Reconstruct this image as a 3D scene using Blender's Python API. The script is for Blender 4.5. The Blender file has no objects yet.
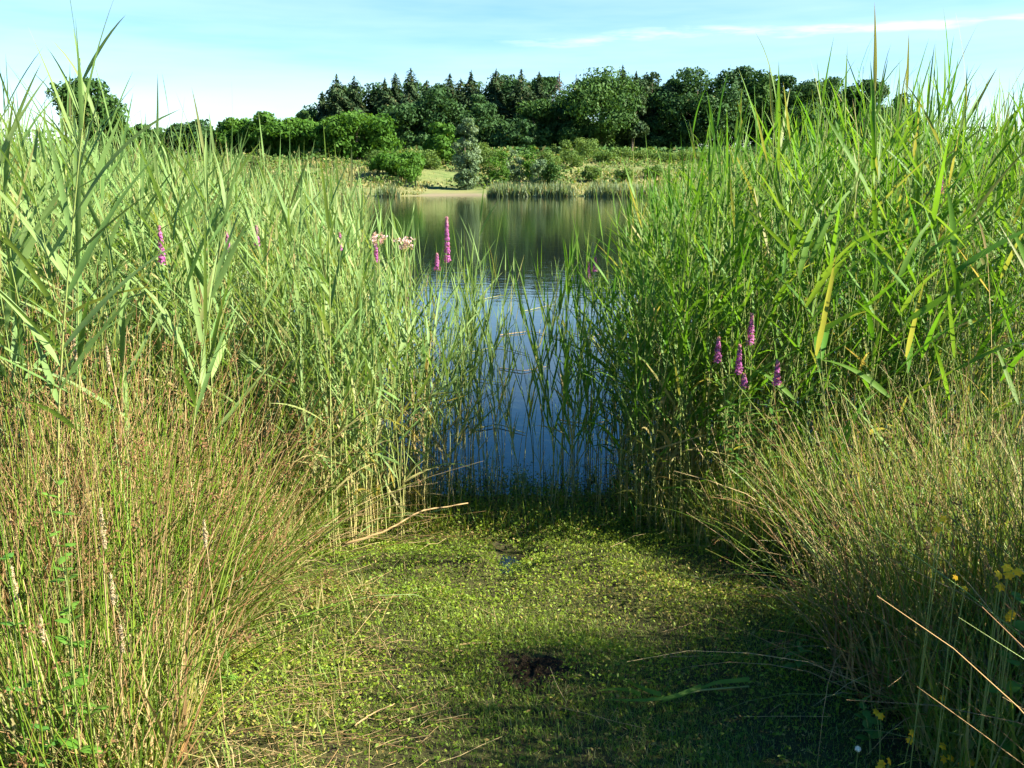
import bpy, math, random
import numpy as np

# ------------------------------------------------------------------ camera, sky, sun, exposure
SC = bpy.context.scene
COL = SC.collection
PITCH = math.radians(13.0)
CAMZ = 1.65
FPX = 887.0
cam = bpy.data.objects.new('camera', bpy.data.cameras.new('camera'))
COL.objects.link(cam)
cam.location = (0, 0, CAMZ)
cam.rotation_euler = (math.pi / 2 - PITCH, 0, 0)
cam.data.sensor_width = 36.0
cam.data.lens = FPX * 36.0 / 1024.0
cam.data.clip_start = 0.05
cam.data.clip_end = 3000
SC.camera = cam

SUN_AZ, SUN_EL = 101.0, 38.0          # azimuth clockwise from the view direction
EXPOSURE = 2.15
world = bpy.data.worlds.new('World')
SC.world = world
world.use_nodes = True
wn, wl = world.node_tree.nodes, world.node_tree.links
sky = wn.new('ShaderNodeTexSky')
sky.sky_type = 'NISHITA'
sky.sun_disc = False
sky.sun_elevation = math.radians(SUN_EL)
sky.sun_rotation = math.radians(SUN_AZ)
sky.air_density, sky.dust_density, sky.ozone_density = 1.0, 0.3, 3.0
tc = wn.new('ShaderNodeTexCoord')
sep = wn.new('ShaderNodeSeparateXYZ')
wl.new(tc.outputs['Generated'], sep.inputs[0])


def wmath(op, a, b=None, clamp=False):
    n = wn.new('ShaderNodeMath')
    n.operation = op
    n.use_clamp = clamp
    for i, v in enumerate((a, b)):
        if v is None:
            continue
        if isinstance(v, (int, float)):
            n.inputs[i].default_value = v
        else:
            wl.new(v, n.inputs[i])
    return n.outputs[0]


def wnoise(scale, loc, detail=5, rough=0.6, dist=0.0):
    mp = wn.new('ShaderNodeMapping')
    mp.inputs['Scale'].default_value = scale
    mp.inputs['Location'].default_value = loc
    mp.inputs['Rotation'].default_value = (0, math.radians(-4), 0)
    wl.new(tc.outputs['Generated'], mp.inputs[0])
    nz = wn.new('ShaderNodeTexNoise')
    nz.inputs['Scale'].default_value = 1.0
    nz.inputs['Detail'].default_value = detail
    nz.inputs['Roughness'].default_value = rough
    nz.inputs['Distortion'].default_value = dist
    wl.new(mp.outputs[0], nz.inputs[0])
    return nz.outputs[0]


def wramp(v, a, b):
    r = wn.new('ShaderNodeMapRange')
    r.interpolation_type = 'SMOOTHSTEP'
    r.inputs[1].default_value, r.inputs[2].default_value = a, b
    wl.new(v, r.inputs[0])
    return r.outputs[0]


veil = wmath('MULTIPLY', wramp(wnoise((1.6, 1.6, 15), (0.3, 0, 1.7)), 0.30, 0.70), wmath('MULTIPLY', wmath('SUBTRACT', 1.0, wramp(sep.outputs[2], 0.17, 0.30)), 0.22))
# a thin streak of cirrus about nine degrees up
wob = wnoise((2.2, 2.2, 6), (4, 1, 0), 4)
zz = wmath('ADD', sep.outputs[2], wmath('MULTIPLY', wmath('SUBTRACT', wob, 0.5), 0.05))
band = wmath('SUBTRACT', 1.0, wramp(wmath('ABSOLUTE', wmath('SUBTRACT', zz, 0.143)), 0.001, 0.010))
streak = wmath('MULTIPLY', band, wmath('MULTIPLY', wramp(wnoise((7, 7, 50), (1, 2, 3), 6), 0.30, 0.68), 0.7))
streak = wmath('MULTIPLY', streak, wramp(sep.outputs[0], -0.12, 0.12))
# low white cumulus heads near the horizon
puff = wmath('MULTIPLY', wramp(wnoise((7, 7, 14), (2.1, 0.4, 0.2), 5), 0.56, 0.62),
             wmath('SUBTRACT', 1.0, wramp(sep.outputs[2], 0.05, 0.085)))
cl = wmath('MAXIMUM', wmath('MAXIMUM', veil, streak), wmath('MULTIPLY', puff, 0.8), True)
mix = wn.new('ShaderNodeMix')
mix.data_type = 'RGBA'
wl.new(cl, mix.inputs[0])
shs = wn.new('ShaderNodeHueSaturation')
shs.inputs['Saturation'].default_value = 1.36
wl.new(sky.outputs[0], shs.inputs['Color'])
wl.new(shs.outputs[0], mix.inputs[6])
mix.inputs[7].default_value = (6.6, 7.3, 7.6, 1)
bg = wn['Background']
wl.new(mix.outputs[2], bg.inputs[0])
bg.inputs[1].default_value = 0.054

sun = bpy.data.objects.new('sun', bpy.data.lights.new('sun', 'SUN'))
COL.objects.link(sun)
sun.data.energy = 5.0
sun.data.angle = math.radians(0.5)
sun.data.color = (1.0, 0.93, 0.78)
sun.rotation_euler = (math.radians(90 - SUN_EL), 0, math.radians(180 - SUN_AZ))
sun.location = (30, -10, 40)
SC.view_settings.view_transform = 'Standard'
SC.view_settings.look = 'None'
SC.view_settings.gamma = 1
SC.view_settings.use_curve_mapping = False
SC.view_settings.exposure = EXPOSURE
cy = SC.cycles
cy.max_bounces, cy.diffuse_bounces, cy.glossy_bounces = 6, 3, 3
cy.transmission_bounces, cy.transparent_max_bounces = 4, 4
cy.caustics_reflective = cy.caustics_refractive = False
cy.use_denoising = True
cy.denoiser = 'OPENIMAGEDENOISE'
cy.use_adaptive_sampling = True
cy.adaptive_threshold = 0.02
cy.sample_clamp_indirect = 6

RNG = np.random.default_rng(7)
random.seed(7)
PI = math.pi


def pix(px, py, Y):
    """world point on the photo's sight line through (px, py) at ground distance Y"""
    a, b = (px - 512) / FPX, -(py - 384) / FPX
    d = np.array([a, math.cos(PITCH) + b * math.sin(PITCH), -math.sin(PITCH) + b * math.cos(PITCH)])
    return np.array([0, 0, CAMZ]) + d * (Y / d[1])


def pix_ground(px, py, z=0.0):
    a, b = (px - 512) / FPX, -(py - 384) / FPX
    d = np.array([a, math.cos(PITCH) + b * math.sin(PITCH), -math.sin(PITCH) + b * math.cos(PITCH)])
    return np.array([0, 0, CAMZ]) + d * ((z - CAMZ) / d[2])


# ------------------------------------------------------------------ materials
def new_mat(name):
    m = bpy.data.materials.new(name)
    m.use_nodes = True
    nt = m.node_tree
    return m, nt.nodes, nt.links, nt.nodes['Principled BSDF']


def attr(N, name):
    a = N.new('ShaderNodeAttribute')
    a.attribute_name = name
    return a.outputs['Fac']


def mixc(N, L, fac, a, b):
    m = N.new('ShaderNodeMix')
    m.data_type = 'RGBA'
    for i, v in ((0, fac), (6, a), (7, b)):
        if isinstance(v, (int, float)):
            m.inputs[i].default_value = v
        elif isinstance(v, tuple):
            m.inputs[i].default_value = (*v, 1)
        else:
            L.new(v, m.inputs[i])
    return m.outputs[2]


def leaf_mat(name, g1, g2, straw, trans=0.35, rough=0.55, spec=0.2):
    m, N, L, P = new_mat(name)
    c = mixc(N, L, attr(N, 'rnd'), g1, g2)
    c = mixc(N, L, attr(N, 'dry'), c, straw)
    nz = N.new('ShaderNodeTexNoise')
    nz.inputs['Scale'].default_value = 9
    tcn = N.new('ShaderNodeTexCoord')
    L.new(tcn.outputs['Object'], nz.inputs[0])
    hs = N.new('ShaderNodeHueSaturation')
    mr = N.new('ShaderNodeMapRange')
    mr.inputs[3].default_value, mr.inputs[4].default_value = 0.75, 1.25
    L.new(nz.outputs[0], mr.inputs[0])
    L.new(mr.outputs[0], hs.inputs['Value'])
    L.new(c, hs.inputs['Color'])
    c = hs.outputs[0]
    L.new(c, P.inputs['Base Color'])
    P.inputs['Roughness'].default_value = rough
    P.inputs['Specular IOR Level'].default_value = spec
    if trans > 0:
        t = N.new('ShaderNodeBsdfTranslucent')
        tm = N.new('ShaderNodeMix')
        tm.data_type = 'RGBA'
        tm.blend_type = 'MULTIPLY'
        tm.inputs[0].default_value = 1
        L.new(c, tm.inputs[6])
        tm.inputs[7].default_value = (1.5, 1.45, 0.6, 1)
        L.new(tm.outputs[2], t.inputs['Color'])
        ms = N.new('ShaderNodeMixShader')
        ms.inputs[0].default_value = trans
        L.new(P.outputs[0], ms.inputs[1])
        L.new(t.outputs[0], ms.inputs[2])
        L.new(ms.outputs[0], N['Material Output'].inputs[0])
    return m


STRAW = (0.36, 0.27, 0.12)
M = {
    'reed_pale': leaf_mat('reed_pale', (0.105, 0.20, 0.050), (0.175, 0.265, 0.085), STRAW),
    'reed_green': leaf_mat('reed_green', (0.055, 0.16, 0.013), (0.115, 0.225, 0.024), STRAW, 0.4),
    'reed_stem': leaf_mat('reed_stem', (0.13, 0.20, 0.05), (0.20, 0.24, 0.07), (0.40, 0.31, 0.13), 0),
    'rush': leaf_mat('rush', (0.06, 0.14, 0.010), (0.15, 0.235, 0.022), (0.22, 0.12, 0.045), 0.12, 0.32, 0.5),
    'rush_dead': leaf_mat('rush_dead', (0.32, 0.205, 0.08), (0.17, 0.075, 0.028), (0.46, 0.35, 0.17), 0.15, 0.6, 0.25),
    'thatch': leaf_mat('dead_thatch', (0.12, 0.07, 0.03), (0.22, 0.14, 0.06), (0.36, 0.26, 0.12), 0.1, 0.8, 0.1),
    'seed': leaf_mat('seed_head', (0.09, 0.045, 0.02), (0.15, 0.08, 0.032), (0.2, 0.12, 0.06), 0, 0.8, 0.1),
    'plume': leaf_mat('seed_plume', (0.28, 0.22, 0.13), (0.36, 0.29, 0.18), (0.4, 0.33, 0.2), 0.2, 0.8, 0.1),
    'grass': leaf_mat('grass', (0.075, 0.165, 0.014), (0.16, 0.25, 0.028), (0.42, 0.34, 0.16), 0.35),
    'cover': leaf_mat('cover_leaf', (0.08, 0.15, 0.010), (0.20, 0.26, 0.025), (0.28, 0.19, 0.07), 0.3, 0.5),
    'herb': leaf_mat('herb_leaf', (0.075, 0.18, 0.02), (0.12, 0.24, 0.035), (0.3, 0.25, 0.1), 0.4, 0.45),
    'herb_dark': leaf_mat('herb_dark', (0.05, 0.14, 0.022), (0.08, 0.18, 0.035), (0.3, 0.25, 0.1), 0.3, 0.45),
    'magenta': leaf_mat('magenta_petal', (0.28, 0.06, 0.25), (0.45, 0.15, 0.39), (0.42, 0.22, 0.24), 0.3, 0.7, 0.1),
    'pinkish': leaf_mat('pink_petal', (0.55, 0.33, 0.38), (0.65, 0.5, 0.5), (0.4, 0.25, 0.2), 0.3, 0.7, 0.1),
    'yellow': leaf_mat('yellow_petal', (0.75, 0.42, 0.02), (0.8, 0.55, 0.03), (0.7, 0.3, 0.02), 0.25, 0.6, 0.1),
    'white': leaf_mat('white_petal', (0.7, 0.7, 0.62), (0.75, 0.75, 0.7), (0.6, 0.5, 0.4), 0.2, 0.7, 0.1),
    'bark': leaf_mat('bark', (0.07, 0.055, 0.04), (0.13, 0.10, 0.075), (0.2, 0.16, 0.12), 0, 0.9, 0.1),
    'oak': leaf_mat('oak_leaf', (0.026, 0.068, 0.016), (0.062, 0.122, 0.030), (0.2, 0.16, 0.06), 0.2, 0.55, 0.06),
    'oak_dark': leaf_mat('dark_leaf', (0.022, 0.058, 0.018), (0.048, 0.100, 0.032), (0.2, 0.16, 0.06), 0.2, 0.55, 0.06),
    'bright': leaf_mat('bright_leaf', (0.04, 0.105, 0.014), (0.075, 0.16, 0.024), (0.2, 0.16, 0.06), 0.3, 0.55, 0.06),
    'spruce': leaf_mat('spruce_needle', (0.020, 0.046, 0.020), (0.055, 0.088, 0.034), (0.11, 0.09, 0.04), 0.1, 0.6, 0.06),
    'bare': leaf_mat('thin_twig', (0.07, 0.06, 0.045), (0.10, 0.085, 0.065), (0.2, 0.16, 0.12), 0, 0.8, 0.1),
    'silver': leaf_mat('silver_leaf', (0.09, 0.15, 0.075), (0.16, 0.22, 0.12), (0.3, 0.28, 0.2), 0.25, 0.6, 0.06),
    'scrub': leaf_mat('scrub_leaf', (0.06, 0.12, 0.028), (0.11, 0.165, 0.042), (0.3, 0.24, 0.1), 0.3, 0.6, 0.06),
    'far_reed': leaf_mat('far_reed', (0.07, 0.13, 0.065), (0.125, 0.19, 0.095), STRAW, 0.3),
    'meadow': leaf_mat('meadow_blade', (0.085, 0.14, 0.035), (0.17, 0.18, 0.06), (0.32, 0.26, 0.12), 0.3),
}


def water_mat():
    m, N, L, P = new_mat('lake_water')
    P.inputs['Base Color'].default_value = (0.009, 0.014, 0.011, 1)
    P.inputs['Roughness'].default_value = 0.03
    P.inputs['IOR'].default_value = 1.333
    tcn = N.new('ShaderNodeTexCoord')
    mp = N.new('ShaderNodeMapping')
    mp.inputs['Scale'].default_value = (2.2, 5.0, 1)
    L.new(tcn.outputs['Object'], mp.inputs[0])
    n1 = N.new('ShaderNodeTexNoise')
    n1.inputs['Scale'].default_value = 1.0
    n1.inputs['Detail'].default_value = 3
    L.new(mp.outputs[0], n1.inputs[0])
    # calm by the near shore, rippled further out
    sp = N.new('ShaderNodeSeparateXYZ')
    L.new(tcn.outputs['Object'], sp.inputs[0])
    mr = N.new('ShaderNodeMapRange')
    mr.interpolation_type = 'SMOOTHSTEP'
    mr.inputs[1].default_value, mr.inputs[2].default_value = 8, 17
    mr.inputs[3].default_value, mr.inputs[4].default_value = 0.03, 0.16
    L.new(sp.outputs[1], mr.inputs[0])
    b = N.new('ShaderNodeBump')
    b.inputs['Distance'].default_value = 0.02
    L.new(mr.outputs[0], b.inputs['Strength'])
    L.new(n1.outputs[0], b.inputs['Height'])
    L.new(b.outputs[0], P.inputs['Normal'])
    return m


def ground_mat():
    m, N, L, P = new_mat('ground_soil')
    tcn = N.new('ShaderNodeTexCoord')
    obj = tcn.outputs['Object']

    def noise(s, d=5):
        n = N.new('ShaderNodeTexNoise')
        n.inputs['Scale'].default_value = s
        n.inputs['Detail'].default_value = d
        n.inputs['Roughness'].default_value = 0.65
        L.new(obj, n.inputs[0])
        return n.outputs[0]

    def ramp(v, a, b):
        r = N.new('ShaderNodeMapRange')
        r.inputs[1].default_value, r.inputs[2].default_value = a, b
        L.new(v, r.inputs[0])
        return r.outputs[0]
    near = mixc(N, L, ramp(noise(7), 0.35, 0.62), (0.022, 0.016, 0.009), (0.045, 0.050, 0.010))
    near = mixc(N, L, ramp(noise(40), 0.45, 0.7), near, (0.07, 0.065, 0.02))
    far = mixc(N, L, ramp(noise(0.13), 0.4, 0.6), (0.07, 0.115, 0.03), (0.155, 0.15, 0.06))
    far = mixc(N, L, ramp(noise(1.1), 0.4, 0.75), far, (0.17, 0.19, 0.06))
    sp = N.new('ShaderNodeSeparateXYZ')
    L.new(obj, sp.inputs[0])
    # bare tan shore just above the far waterline
    sand = N.new('ShaderNodeMath')
    sand.operation = 'SUBTRACT'
    sand.inputs[0].default_value = 1
    L.new(ramp(sp.outputs[2], 0.02, 0.22), sand.inputs[1])
    ax = N.new('ShaderNodeMath')
    ax.operation = 'ADD'
    ax.inputs[1].default_value = 6.3
    L.new(sp.outputs[0], ax.inputs[0])
    ab = N.new('ShaderNodeMath')
    ab.operation = 'ABSOLUTE'
    L.new(ax.outputs[0], ab.inputs[0])
    ss = N.new('ShaderNodeMath')
    ss.operation = 'SUBTRACT'
    ss.use_clamp = True
    L.new(sand.outputs[0], ss.inputs[0])
    L.new(ramp(ab.outputs[0], 2.5, 5.5), ss.inputs[1])
    sand = ss
    far = mixc(N, L, sand.outputs[0], far, (0.17, 0.14, 0.085))
    c = mixc(N, L, ramp(sp.outputs[1], 40, 60), near, far)
    L.new(c, P.inputs['Base Color'])
    P.inputs['Roughness'].default_value = 0.9
    P.inputs['Specular IOR Level'].default_value = 0.2
    b = N.new('ShaderNodeBump')
    b.inputs['Strength'].default_value = 0.6
    b.inputs['Distance'].default_value = 0.02
    L.new(noise(60), b.inputs['Height'])
    L.new(b.outputs[0], P.inputs['Normal'])
    return m


def mud_mat():
    m, N, L, P = new_mat('dark_mud')
    tcn = N.new('ShaderNodeTexCoord')
    n = N.new('ShaderNodeTexNoise')
    n.inputs['Scale'].default_value = 45
    n.inputs['Detail'].default_value = 6
    L.new(tcn.outputs['Object'], n.inputs[0])
    L.new(mixc(N, L, n.outputs[0], (0.012, 0.008, 0.004), (0.042, 0.027, 0.012)), P.inputs['Base Color'])
    P.inputs['Roughness'].default_value = 0.9
    P.inputs['Specular IOR Level'].default_value = 0.15
    b = N.new('ShaderNodeBump')
    b.inputs['Distance'].default_value = 0.02
    L.new(n.outputs[0], b.inputs['Height'])
    L.new(b.outputs[0], P.inputs['Normal'])
    return m


M['water'], M['ground'], M['mud'] = water_mat(), ground_mat(), mud_mat()


# ------------------------------------------------------------------ mesh helpers
class Buf:
    """collects quads with two per-vertex values (rnd, dry) and builds one mesh object"""

    def __init__(s):
        s.v, s.q, s.r, s.d, s.n = [], [], [], [], 0

    def add(s, v, q, rnd, dry):
        v = np.asarray(v, dtype=np.float32).reshape(-1, 3)
        s.v.append(v)
        s.q.append(np.asarray(q, dtype=np.int32).reshape(-1, 4) + s.n)
        s.r.append(np.broadcast_to(np.asarray(rnd, dtype=np.float32), (len(v),)))
        s.d.append(np.broadcast_to(np.asarray(dry, dtype=np.float32), (len(v),)))
        s.n += len(v)
        return s

    def mesh(s, name, mat):
        v, q = np.concatenate(s.v), np.concatenate(s.q)
        me = bpy.data.meshes.new(name)
        me.vertices.add(len(v))
        me.vertices.foreach_set('co', v.ravel())
        me.loops.add(len(q) * 4)
        me.loops.foreach_set('vertex_index', q.ravel())
        me.polygons.add(len(q))
        me.polygons.foreach_set('loop_start', np.arange(0, len(q) * 4, 4, dtype=np.int32))
        me.update(calc_edges=True)
        for nm, arr in (('rnd', s.r), ('dry', s.d)):
            a = me.attributes.new(nm, 'FLOAT', 'POINT')
            a.data.foreach_set('value', np.clip(np.concatenate(arr), 0, 1).astype(np.float32))
        me.materials.append(M[mat])
        return me

    def build(s, name, mat, parent=None):
        return link(name, s.mesh(name, mat), parent)


def link(name, me, parent=None):
    o = bpy.data.objects.new(name, me)
    COL.objects.link(o)
    if parent is not None:
        o.parent = parent
    return o


def tag(o, label, cat, group=None, kind=None):
    o['label'], o['category'] = label, cat
    if group:
        o['group'] = group
    if kind:
        o['kind'] = kind
    return o


def thing(name, label, cat, loc=(0, 0, 0), group=None):
    o = bpy.data.objects.new(name, None)
    COL.objects.link(o)
    o.empty_display_size = 0.1
    o.location = loc
    return tag(o, label, cat, group)


def copy_tree(src, parent=None):
    c = src.copy()
    COL.objects.link(c)
    if parent is not None:
        c.parent = parent
    for ch in KIDS.get(src.name, ()):
        k = copy_tree(ch, c)
    return c


KIDS = {}


def remember(root, *kids):
    KIDS[root.name] = list(kids)


def norm(a):
    return a / np.maximum(np.linalg.norm(a, axis=-1, keepdims=True), 1e-9)


def ribbons(buf, P, W, side, rnd, dry, fold=0.0):
    """N strips: P (N,K,3) centre lines, W (N,K) half widths, side (N,3) or (N,K,3); fold > 0 gives a V section"""
    N, K, _ = P.shape
    if side.ndim == 2:
        side = np.repeat(side[:, None, :], K, 1)
    a, b = P - side * W[..., None], P + side * W[..., None]
    rn = np.broadcast_to(np.asarray(rnd, float).reshape(-1, 1), (N, K))
    dr = np.asarray(dry, float)
    dr = np.broadcast_to(dr if dr.ndim == 2 else dr.reshape(-1, 1), (N, K))
    if fold > 0:
        tan = norm(np.gradient(P, axis=1))
        nrm = np.cross(tan, side)
        mid = P - nrm * (W * fold)[..., None]
        V = np.stack([a, mid, b], 2)
        C = 3
    else:
        V = np.stack([a, b], 2)
        C = 2
    base = (np.arange(N)[:, None] * K + np.arange(K - 1)[None, :]) * C
    qs = []
    for c in range(C - 1):
        qs.append(np.stack([base + c, base + c + 1, base + C + c + 1, base + C + c], -1).reshape(-1, 4))
    buf.add(V, np.concatenate(qs), np.repeat(rn.reshape(-1), C), np.repeat(dr.reshape(-1), C))
    return buf


def tubes(buf, P, R, rnd, dry, sides=3):
    N, K, _ = P.shape
    tan = norm(np.gradient(P, axis=1))
    ref = np.array([0.83, 0.51, 0.13])
    a = norm(np.cross(tan, ref))
    b = np.cross(tan, a)
    ang = np.arange(sides) * 2 * PI / sides
    V = P[:, :, None, :] + R[..., None, None] * (a[:, :, None, :] * np.cos(ang)[None, None, :, None]
                                                 + b[:, :, None, :] * np.sin(ang)[None, None, :, None])
    base = (np.arange(N)[:, None] * K + np.arange(K - 1)[None, :]) * sides
    qs = []
    for c in range(sides):
        d = (c + 1) % sides
        qs.append(np.stack([base + c, base + d, base + sides + d, base + sides + c], -1).reshape(-1, 4))
    rn = np.broadcast_to(np.asarray(rnd, float).reshape(-1, 1), (N, K))
    dr = np.asarray(dry, float)
    dr = np.broadcast_to(dr if dr.ndim == 2 else dr.reshape(-1, 1), (N, K))
    buf.add(V, np.concatenate(qs), np.repeat(rn.reshape(-1), sides), np.repeat(dr.reshape(-1), sides))
    return buf


def cards(buf, C, nrm, size, rnd, dry, aspect=0.55, updir=None, fold=0.0):
    """N diamond leaves centred at C facing nrm"""
    N = len(C)
    up = RNG.normal(size=(N, 3)) if updir is None else updir
    u = norm(np.cross(nrm, up))
    v = np.cross(u, nrm)
    s = np.asarray(size).reshape(-1, 1)
    p0, p2 = C - v * s, C + v * s * RNG.uniform(0.8, 1.2, (N, 1))
    p1 = C - u * s * aspect + nrm * s * fold
    p3 = C + u * s * aspect + nrm * s * fold
    V = np.stack([p0, p1, p2, p3], 1)
    q = np.arange(N)[:, None] * 4 + np.arange(4)[None, :]
    buf.add(V, q, np.repeat(np.broadcast_to(rnd, (N,)), 4), np.repeat(np.broadcast_to(dry, (N,)), 4))
    return buf


def U(a, b, n=None):
    return RNG.uniform(a, b, n)


def smooth(a, b, x):
    t = np.clip((x - a) / (b - a), 0, 1)
    return t * t * (3 - 2 * t)


class Noise2:
    """cheap smooth noise from a few sine waves"""

    def __init__(s, f, n=9):
        s.k = RNG.normal(size=(n, 2)) * f
        s.p = U(0, 6.28, n)

    def __call__(s, x, y):
        return sum(np.sin(x * k[0] + y * k[1] + p) for k, p in zip(s.k, s.p)) / len(s.p) ** 0.5


# ------------------------------------------------------------------ terrain and water
N_FINE, N_MID, N_FAR, N_SH = Noise2(9.0), Noise2(2.0), Noise2(0.09), Noise2(0.16)
WATER_Z = -0.07
PUD = pix_ground(512, 560)


def near_shore(x):
    return 4.47 + 0.10 * np.sin(x * 2.1 + 0.6) + 0.13 * N_MID(x * 3, x * 0) + 0.25 * smooth(0.6, 1.6, np.abs(x))


def ground_z(x, y):
    zn = 0.012 * N_FINE(x, y) + 0.02 * N_MID(x, y)
    zn = zn * (1 - 0.3 * smooth(4.0, 4.6, y)) - 0.068 * smooth(3.5, 4.15, y)
    xw, yw = x + 0.05 * N_FINE(x * 1.3, y * 1.3), y + 0.09 * N_FINE(x * 1.3 + 5, y * 1.3)
    zn = zn - 0.10 * np.exp(-(((xw - PUD[0]) / 0.10) ** 2 + ((yw - PUD[1]) / 0.2) ** 2))
    zn = zn - 1.1 * smooth(0.0, 2.6, y - near_shore(x) + 0.1)
    sh = 93 + 2.0 * N_SH(x, x * 0) + 4 * np.exp(-((x + 6) / 5.0) ** 2)
    d = y - sh
    zf = 1.1 * smooth(-2.0, 0.6, d) + np.clip(d, 0, 1e9) * 0.035 + 3.0 * smooth(8, 45, d) + 0.18 * N_FAR(x, y) * smooth(3, 15, d)
    zf = np.minimum(zf, 6.3 + 0.2 * N_FAR(x, y)) + 0.45 * 0
    lat = 1.3 * smooth(62, 74, np.abs(x + 0.08 * y))
    return zn + np.where(y > 40, zf, 0) + lat * (1 - smooth(85, 100, y)) * smooth(4, 9, y)


def axis(parts):
    return np.concatenate([np.arange(a, b, s) for a, b, s in parts])


gx = axis([(-900, -200, 70), (-200, -60, 10), (-60, -6, 3), (-6, -2.4, 0.3), (-2.4, 2.4, 0.04), (2.4, 6, 0.3), (6, 60, 3), (60, 200, 10), (200, 901, 70)])
gy = axis([(-400, -20, 38), (-20, 1.2, 1.0), (1.2, 5.2, 0.04), (5.2, 12, 0.4), (12, 84, 6), (84, 150, 1.5), (150, 260, 10), (260, 1300, 80)])
XX, YY = np.meshgrid(gx, gy)
ZZ = ground_z(XX, YY)
b = Buf()
nx, ny = len(gx), len(gy)
ii = (np.arange(ny - 1)[:, None] * nx + np.arange(nx - 1)[None, :]).reshape(-1)
b.add(np.stack([XX, YY, ZZ], -1), np.stack([ii, ii + 1, ii + nx + 1, ii + nx], -1), 0, 0)
tag(b.build('ground', 'ground'), 'damp mossy bank in front and grassy slope across the lake', 'ground', kind='structure')
b = Buf()
b.add([(-120, 3.2, WATER_Z), (120, 3.2, WATER_Z), (120, 112, WATER_Z), (-120, 112, WATER_Z)], [(0, 1, 2, 3)], 0, 0)
tag(b.build('lake_water', 'water'), 'still lake reflecting blue sky and the dark forest', 'water', kind='structure')


# ------------------------------------------------------------------ reeds
def reed_geo(base, H, lean, L, K, leaf_len, leaf_w, t_lo=0.25, KS=6, fold=0.18, dead=None, stem_r=0.0032, spread=1.0, wind=(0, 0), sides=4, drylow=0.35):
    N = len(base)
    H = np.asarray(H, float)
    lean = np.asarray(lean, float)
    dead = np.zeros(N) if dead is None else dead
    kink = RNG.normal(0, 0.012, (N, 2))

    def at(i, t):
        h = H[i] * t
        off = lean[i] * (t ** 1.8)[:, None] + kink[i] * np.sin(t * 5)[:, None]
        return base[i] + np.stack([off[:, 0], off[:, 1], h * (1 - 0.12 * (np.linalg.norm(lean[i], axis=1) / H[i]) * t)], -1)
    sb, lb = Buf(), Buf()
    ts = np.linspace(0, 1, KS)
    I = np.repeat(np.arange(N), KS)
    P = at(I, np.tile(ts, N)).reshape(N, KS, 3)
    R = stem_r * U(0.8, 1.2, (N, 1)) * (1 - 0.5 * ts)[None, :]
    sdry = np.clip((0.62 - ts)[None, :] * 1.5 + U(-0.45, 0.15, (N, 1)), 0, 0.9)
    sdry = np.maximum(sdry, dead[:, None])
    tubes(sb, P, R, U(0, 1, N), sdry, sides)
    # leaves
    I = np.repeat(np.arange(N), L)
    l = np.tile(np.arange(L), N)
    t = t_lo + (0.985 - t_lo) * (l + U(-0.25, 0.25, N * L)) / (L - 1)
    t = np.clip(t, 0.05, 0.985)
    keep = (dead[I] < 0.5) | (RNG.random(N * L) < 0.3)
    keep &= ~((t < 0.45) & (RNG.random(N * L) < 0.35))
    I, l, t = I[keep], l[keep], t[keep]
    n = len(I)
    az = U(0, 6.28, N)[I] + (l % 2) * PI + RNG.normal(0, 0.55, n)
    dx, dy = np.cos(az) + wind[0], np.sin(az) + wind[1]
    az = np.arctan2(dy, dx)
    th0 = np.radians((58 - 34 * t ** 1.4) * spread) * U(0.6, 1.35, n)
    th0 = np.where(l == L - 1, np.radians(U(2, 14, n)), th0)
    droop = np.abs(RNG.normal(0.08, 0.33, n)) * (1.5 - t) * spread
    ln = leaf_len * (0.62 + 0.5 * np.sin(np.clip(t, 0, 1) * PI * 0.95)) * U(0.65, 1.2, n) * (H[I] / 1.9) ** 0.5
    s = np.linspace(0, 1, K)
    TH = th0[:, None] + droop[:, None] * (s ** 1.6)[None, :] * 1.5
    D = np.stack([np.sin(TH) * np.cos(az)[:, None], np.sin(TH) * np.sin(az)[:, None], np.cos(TH)], -1)
    ld = lean[I] / H[I][:, None] * 0.9
    D[..., :2] += ld[:, None, :]
    D = norm(D)
    Q = np.concatenate([np.zeros((n, 1, 3)), np.cumsum((D[:, :-1] + D[:, 1:]) / 2, 1)], 1) * (ln / (K - 1))[:, None, None]
    Q += at(I, t)[:, None, :]
    prof = (0.3 + 0.7 * np.minimum(1, s / 0.2)) * np.clip(1 - s, 0, 1) ** 0.75 + 0.015
    W = (leaf_w * 0.5 * U(0.65, 1.2, n) * (0.6 + 0.5 * np.sin(t * PI)))[:, None] * prof[None, :]
    sd = np.stack([-np.sin(az), np.cos(az), np.zeros(n)], -1)
    tan = norm(D)
    roll = RNG.normal(0, 0.5, n)[:, None] + RNG.normal(0, 0.5, n)[:, None] * s[None, :]
    nn = np.cross(tan, sd[:, None, :])
    side = norm(sd[:, None, :] * np.cos(roll)[..., None] + nn * np.sin(roll)[..., None])
    dry = np.where((t < 0.45) & (RNG.random(n) < drylow), U(0.55, 1, n), U(-0.2, 0.14, n) + 0.5 * (RNG.random(n) < 0.09))
    dry = np.maximum(dry, dead[I])
    tipdry = np.clip(dry[:, None] + 0.35 * (s[None, :] > 0.9) * (RNG.random((n, 1)) < 0.3), 0, 1)
    ribbons(lb, Q, W, side, U(0, 1, n), tipdry, fold)
    return sb, lb


PROTO = {}


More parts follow.
